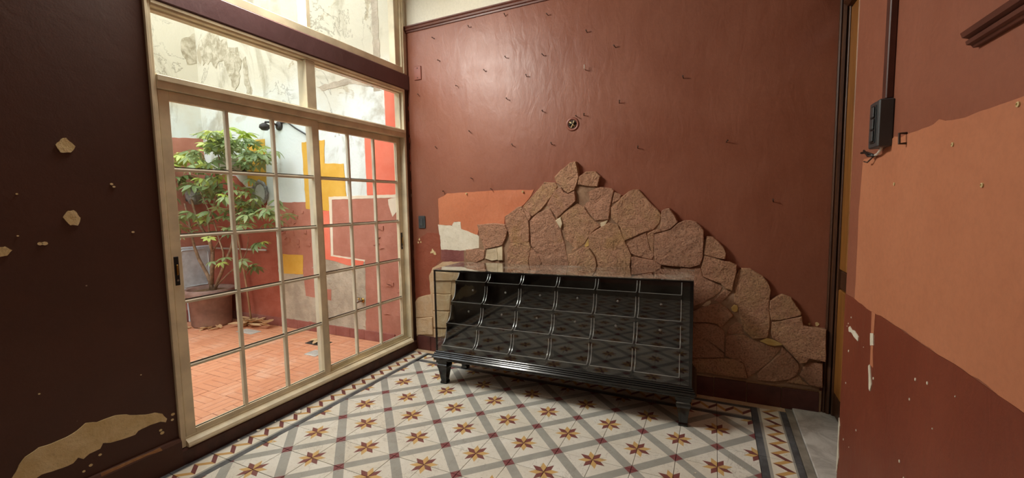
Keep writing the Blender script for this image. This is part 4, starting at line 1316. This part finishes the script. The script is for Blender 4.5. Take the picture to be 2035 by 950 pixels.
# potted schefflera
plant = tag(empty('potted_plant', (-2.80, -0.27, 0)), 'leggy green umbrella plant in a big terracotta tub in courtyard corner', 'potted plant')
PO = Vector((-2.80, -0.27, 0))
m = MB()
m.lathe([(0.185, 0.0), (0.20, 0.02), (0.215, 0.33), (0.255, 0.345), (0.262, 0.38), (0.262, 0.43), (0.24, 0.44), (0.215, 0.43), (0.21, 0.39), (0.0001, 0.39)], (0, 0, 0), 28)
m.obj('pot', M['terracotta'], plant, True)
MB().lathe([(0.209, 0.391), (0.18, 0.405), (0.1, 0.415), (0.0001, 0.42)], (0, 0, 0), 20).obj('soil', M['soil'], plant, True)
STEMS = [
    [(-2.72, 0.41), (-2.79, 0.588), (-2.929, 0.775), (-2.99, 0.923), (-3.03, 1.131), (-3.06, 1.313), (-3.08, 1.436)],
    [(-2.76, 0.41), (-2.70, 0.731), (-2.68, 0.876), (-2.758, 1.018), (-2.95, 1.222), (-3.04, 1.463), (-3.08, 1.598)],
    [(-2.70, 0.41), (-2.50, 0.71), (-2.36, 0.913), (-2.269, 1.168), (-2.167, 1.445), (-2.096, 1.606)],
    [(-2.685, 0.848), (-2.665, 0.992), (-2.654, 1.223), (-2.43, 1.505), (-2.3, 1.90), (-2.3, 2.02)],
    [(-2.675, 0.876), (-2.435, 1.082), (-2.185, 1.28), (-1.918, 1.36)],
    [(-2.50, 0.71), (-2.47, 0.881), (-2.528, 1.005), (-2.606, 1.223), (-2.824, 1.572), (-2.845, 1.862)],
    [(-2.74, 0.41), (-2.40, 0.632), (-2.16, 0.753), (-2.035, 0.895), (-1.983, 1.061)],
    [(-2.758, 1.018), (-2.886, 1.104), (-3.08, 1.294)],
    [(-2.654, 1.223), (-2.32, 1.28), (-2.06, 1.225)],
]
RAD = [0.021, 0.023, 0.019, 0.013, 0.010, 0.011, 0.009, 0.008, 0.008]
rp = random.Random(17)
DY = {}
for s, (st, r) in enumerate(zip(STEMS, RAD)):
    off = rp.uniform(-0.05, 0.02)
    n = len(st)
    pts = []
    for k, (x, z) in enumerate(st):
        base = 0.0 if s in (0, 1, 2, 6) else None
        yy = off * (k / (n - 1)) * 3
        key = (round(x, 2), round(z, 2))
        if k == 0 and key in DY:
            yy = DY[key]
        elif k > 0 and key not in DY:
            DY[key] = yy
        pts.append(Vector((x, -0.28 + yy, z)) - PO)
    MB().tube(pts, [r * (1 - 0.6 * k / (n - 1)) for k in range(n)], 7).obj('stem', M['bark'], plant, True)


def whorl(nl, length, droop, width, seed):
    r = random.Random(seed)
    m = MB()
    for k in range(nl):
        a = 2 * PI * k / nl + r.uniform(-.2, .2)
        L = length * r.uniform(0.75, 1.1)
        w = width * r.uniform(0.85, 1.15)
        c, s_ = math.cos(a), math.sin(a)
        rows = []
        for t, ww in ((0.12, 0.15), (0.35, 0.85), (0.62, 1.0), (0.85, 0.55), (1.0, 0.04)):
            rad = L * t
            z = 0.012 - droop * L * t * t + 0.10 * L * t
            rows.append([m.bm.verts.new((c * rad - s_ * o * w * ww / 2, s_ * rad + c * o * w * ww / 2, z + (0.10 * w if o else 0))) for o in (-1, 0, 1)])
        for i in range(4):
            for q in range(2):
                m.bm.faces.new((rows[i][q], rows[i][q + 1], rows[i + 1][q + 1], rows[i + 1][q]))
    return m


WH = []
for s in range(4):
    WH.append((whorl(7 + s % 2, 0.125, 0.35 + 0.15 * s, 0.046, s).mesh('leaf', M['leaf'], True), whorl(7 + s % 2, 0.115, 0.25 + 0.15 * s, 0.042, s + 9).mesh('leaf', M['leaf_new'], True)))
CL = [(-2.866,1.903,0.170,14,1),(-3.070,1.891,0.085,5,1),(-2.265,2.040,0.142,14,1),(-2.037,2.049,0.170,18,1),(-1.963,1.956,0.213,22,0),(-2.298,1.908,0.184,12,0),(-1.725,1.950,0.142,16,0),(-1.647,1.854,0.099,7,0),(-2.970,1.736,0.156,6,0),(-2.596,1.743,0.199,8,0),(-2.240,1.652,0.170,7,0),(-1.917,1.609,0.128,5,0),(-2.838,1.526,0.170,5,0),(-2.445,1.461,0.184,5,0),(-2.735,1.272,0.156,9,0),(-2.938,1.238,0.099,4,0),(-2.006,1.415,0.156,10,0),(-1.737,1.375,0.156,9,0),(-1.576,1.306,0.099,5,0),(-1.925,1.228,0.156,8,0),(-1.711,1.229,0.113,5,0),(-2.125,1.282,0.128,5,0),(-2.199,0.787,0.085,4,0),(-2.764,1.053,0.099,3,0),(-1.774,1.018,0.071,3,0),(-1.909,0.757,0.071,3,0),(-2.305,1.106,0.128,4,0),(-1.469,1.291,0.057,2,0),(-2.922,1.133,0.099,3,0)]
for x, z, r, n, y in CL:
    for k in range(n):
        a = rp.uniform(0, 2 * PI)
        rad = r * math.sqrt(rp.uniform(0.02, 1))
        px = max(x + rad * math.cos(a), CX + 0.15)
        pz = z + rad * math.sin(a) * 0.85
        py = min(-0.36 + rp.gauss(0, 0.13), -0.17)
        new = y and rp.random() < 0.75 or (not y and rp.random() < 0.12)
        me = WH[rp.randrange(4)][1 if new else 0]
        o = link('leaf', me, plant, Vector((px, py, pz)) - PO, (rp.uniform(-.6, .3), rp.uniform(-.5, .5), rp.uniform(0, 6.28)))
        sc = rp.uniform(0.72, 1.08) * (0.8 if px > -2.0 or z < 1.2 else 1)
        o.scale = (sc, sc, sc)

# dry leaves on the courtyard floor
def dry_mesh(seed):
    r = random.Random(seed)
    m = MB()
    rows = []
    for t, w in ((0, 0.05), (0.25, 0.8), (0.55, 1.0), (0.8, 0.6), (1.0, 0.05)):
        rows.append([m.bm.verts.new(((t - 0.5) * 0.12, o * 0.024 * w, 0.004 + abs(o) * 0.012 * w + 0.03 * (t - 0.5) ** 2 * r.uniform(.6, 2) + r.uniform(0, .004))) for o in (-1, 0, 1)])
    for i in range(4):
        for q in range(2):
            m.bm.faces.new((rows[i][q], rows[i][q + 1], rows[i + 1][q + 1], rows[i + 1][q]))
    return m.mesh('dry_leaf', M['dry_leaf'], True)


DR = [dry_mesh(s) for s in range(4)]
spots = []
for k in range(34):
    spots.append((rp.gauss(-2.30, 0.11), rp.gauss(-0.13, 0.05), abs(rp.gauss(0, 0.03)), 'heaped by the skirting right of the tub'))
for k in range(9):
    spots.append((-2.98 + rp.uniform(-0.14, 0.10), -0.56 + rp.uniform(-.06, .05), 0.0, 'before the tub at its left'))
for k in range(7):
    spots.append((-2.60 + rp.uniform(-0.10, 0.10), -0.40 + rp.uniform(-.05, .07), 0.0, 'before the tub at its right'))
for k, (x, y, z, w) in enumerate(spots):
    o = link('dry_leaf', DR[k % 4], None, (x, min(y, -0.07), 0.002 + z), (rp.uniform(-.25, .25), rp.uniform(-.25, .25), rp.uniform(0, 6.28)))
    sc = rp.uniform(0.9, 1.5)
    o.scale = (sc, sc, sc)
    tag(o, 'curled dry leaf on the courtyard tiles ' + w, 'leaf', 'dry leaves ' + w)

t = tag(empty('metal_panel', (CX, -0.21, 0)), 'grey galvanised panel with pressed rim standing behind the terracotta tub', 'panel')
m = MB()
m.box(0.004, 0.026, -0.20, 0.19, 0.30, 0.915, 0.012)
m.obj('sheet', M['galv'], t)
m = MB()
loop = [(-0.155, 0.46), (-0.165, 0.83), (-0.13, 0.875), (0.12, 0.875), (0.155, 0.83), (0.155, 0.46), (0.12, 0.43), (-0.12, 0.43), (-0.155, 0.46)]
m.tube([(0.027, a, b) for a, b in loop], 0.008, 6)
m.obj('rim', M['galv'], t, True)
for a in (-0.1, 0.1):
    MB().box(0.004, 0.03, a - 0.012, a + 0.012, 0.0, 0.30, 0.003).obj('foot', M['galv'], t)

t = tag(empty('wall_planter', (CX, -0.20, 1.54)), 'grey relief wall pot hanging on the brown far wall behind leaves', 'wall pot')
m = MB()
m.lathe([(0.02, -0.12), (0.06, -0.11), (0.09, -0.04), (0.10, 0.06), (0.108, 0.085), (0.10, 0.09), (0.085, 0.085), (0.0001, 0.07)], (0.11, 0, 0), 18)
m.obj('bowl', M['grey_mosaic'], t, True)
MB().box(0.0, 0.02, -0.05, 0.05, -0.08, 0.12, 0.006).obj('bracket', M['iron'], t)
t = tag(empty('wall_planter', (-2.42, 0, 1.86)), 'white glazed bowl hung on the courtyard wall beside the yellow rectangle', 'wall pot')
m = MB()
m.lathe([(0.04, -0.09), (0.09, -0.075), (0.13, -0.02), (0.14, 0.05), (0.148, 0.065), (0.138, 0.07), (0.125, 0.05), (0.0001, 0.03)], (0, -0.155, 0), 20)
m.obj('bowl', M['white_glaze'], t, True)
MB().box(-0.04, 0.04, -0.03, 0.0, -0.07, 0.07, 0.006).obj('bracket', M['iron'], t)
t = tag(empty('wall_relief', (-2.15, 0, 1.54)), 'oval mirror in a scalloped grey relief frame on courtyard wall', 'mirror')
m = MB()
m.lathe([(0.105, 0.01), (0.15, 0.008), (0.158, 0.02), (0.15, 0.034), (0.128, 0.036), (0.11, 0.024), (0.105, 0.01)], (0, 0, 0), 28, 'Y', 0.86, 1.0)
for v in m.bm.verts:
    a = math.atan2(v.co.z, v.co.x)
    k = 1 + 0.05 * math.cos(12 * a) * (1 if Vector((v.co.x / 0.86, v.co.z)).length > 0.14 else 0)
    v.co.x *= k
    v.co.z *= k * 0.93
m.obj('frame', M['grey_mosaic'], t, True)
MB().lathe([(0.106, 0.008), (0.106, 0.016), (0.0001, 0.017)], (0, 0, 0), 24, 'Y', 0.86, 0.93).obj('mirror_face', M['cloud_glass'], t)
t = tag(empty('wall_lamp', (-1.77, 0, 2.26)), 'black iron lamp bracket on whitewashed courtyard wall', 'lamp')
MB().lathe([(0.05, 0.0), (0.05, 0.015), (0.03, 0.03), (0.0001, 0.032)], (0, 0, 0), 16, 'Y').obj('wall_plate', M['iron'], t, True)
MB().tube([(0, -0.03, 0.0), (-0.02, -0.08, 0.03), (-0.06, -0.12, 0.03), (-0.08, -0.12, 0.0)], 0.012, 8).obj('arm', M['iron'], t, True)
MB().lathe([(0.02, 0.02), (0.05, 0.0), (0.055, -0.03), (0.03, -0.055), (0.0001, -0.06)], (-0.08, -0.12, 0), 14).obj('socket', M['iron'], t, True)
t = MB().tube([(-1.73, -0.012, 2.29), (-1.62, -0.02, 2.285), (-1.499, -0.02, 2.211), (-1.335, -0.02, 2.128), (-1.300, -0.018, 2.01), (-1.285, -0.016, 1.8), (-1.292, -0.016, 1.429), (-1.301, -0.016, 1.214), (-1.322, -0.016, 0.6), (-1.32, -0.02, 0.2)], 0.009, 6).obj('cable', M['black_plastic'], None, True)
tag(t, 'black cable running from the iron lamp down the courtyard wall', 'cable')
t = tag(empty('water_tap', (-0.665, 0, 0.41)), 'small metal water tap low on the grey courtyard wall', 'tap')
MB().tube([(0, -0.0, 0.0), (0, -0.07, 0.0), (-0.012, -0.10, -0.012), (-0.02, -0.105, -0.05)], [0.013, 0.014, 0.012, 0.011], 8).obj('spout', M['steel'], t, True)
MB().lathe([(0.024, 0.004), (0.024, 0.010), (0.012, 0.014)], (0, 0, 0), 12, 'Y').obj('flange', M['brass'], t, True)
MB().tube([(0, -0.055, 0.0), (0, -0.055, 0.035)], 0.007, 6).obj('stem', M['brass'], t, True)
MB().box(-0.030, 0.030, -0.062, -0.048, 0.036, 0.046, 0.004).obj('handle', M['steel'], t)
t = MB().tube([(-3.15, -0.035, 0.878), (-2.08, -0.035, 0.882)], 0.011, 8).obj('water_pipe', M['white_pipe'], None, True)
tag(t, 'thin grey horizontal pipe along the red courtyard wall', 'pipe')
t = MB().tube([(-2.335, -0.10, 0.012), (-2.43, -0.07, 0.45), (-2.54, -0.045, 0.86), (-2.62, -0.030, 1.2)], 0.011, 7).obj('cane', M['wood_stick'], None, True)
tag(t, 'thin bamboo cane leaning on the red courtyard wall', 'cane')
m = MB()
vs = [m.bm.verts.new(p) for p in ((-2.07, -0.006, 1.40), (-1.965, -0.012, 1.385), (-2.0, -0.02, 1.33), (-2.12, -0.01, 1.285), (-2.07, -0.02, 1.34))]
f = m.bm.faces.new(vs)
ex = bmesh.ops.extrude_face_region(m.bm, geom=[f])
for v in [g_ for g_ in ex['geom'] if isinstance(g_, bmesh.types.BMVert)]:
    v.co.y += 0.004
t = m.obj('paper_scrap', M['paper'])
tag(t, 'torn cream paper scrap on courtyard wall under the oval mirror', 'paper')
# drain covers
for k, (x, y, w, d, lb) in enumerate(((-1.02, -0.27, 0.24, 0.13, 'dark open drain cover with dry leaves on the courtyard floor'), (-0.79, -0.50, 0.15, 0.13, 'light metal drain grate nearest the sliding door'), (-2.08, -0.30, 0.26, 0.12, 'grey drain cover near the heap of leaves'))):
    t = tag(empty('drain_cover', (x, y, 0)), lb, 'drain cover')
    MB().box(-w / 2, w / 2, -d / 2, d / 2, 0.001, 0.006, 0.002).obj('plate', M['iron'] if k == 0 else M['white_pipe'], t)
    for q in range(6):
        xx = -w / 2 + w * (q + 0.5) / 6
        MB().box(xx - 0.006, xx + 0.006, -d * 0.36, d * 0.36, 0.0062, 0.009, 0.001).obj('bar', M['white_pipe'] if k else M['rust'], t)
for k, (dx, dy) in enumerate(((-0.06, 0.0), (0.0, -0.03), (0.04, 0.02))):
    o = link('dry_leaf', DR[k], None, (-1.02 + dx, -0.27 + dy, 0.011), (0.1, -0.1, k * 1.9))
    tag(o, 'curled dry leaf lying on the dark drain cover', 'leaf', 'dry leaves on the drain')
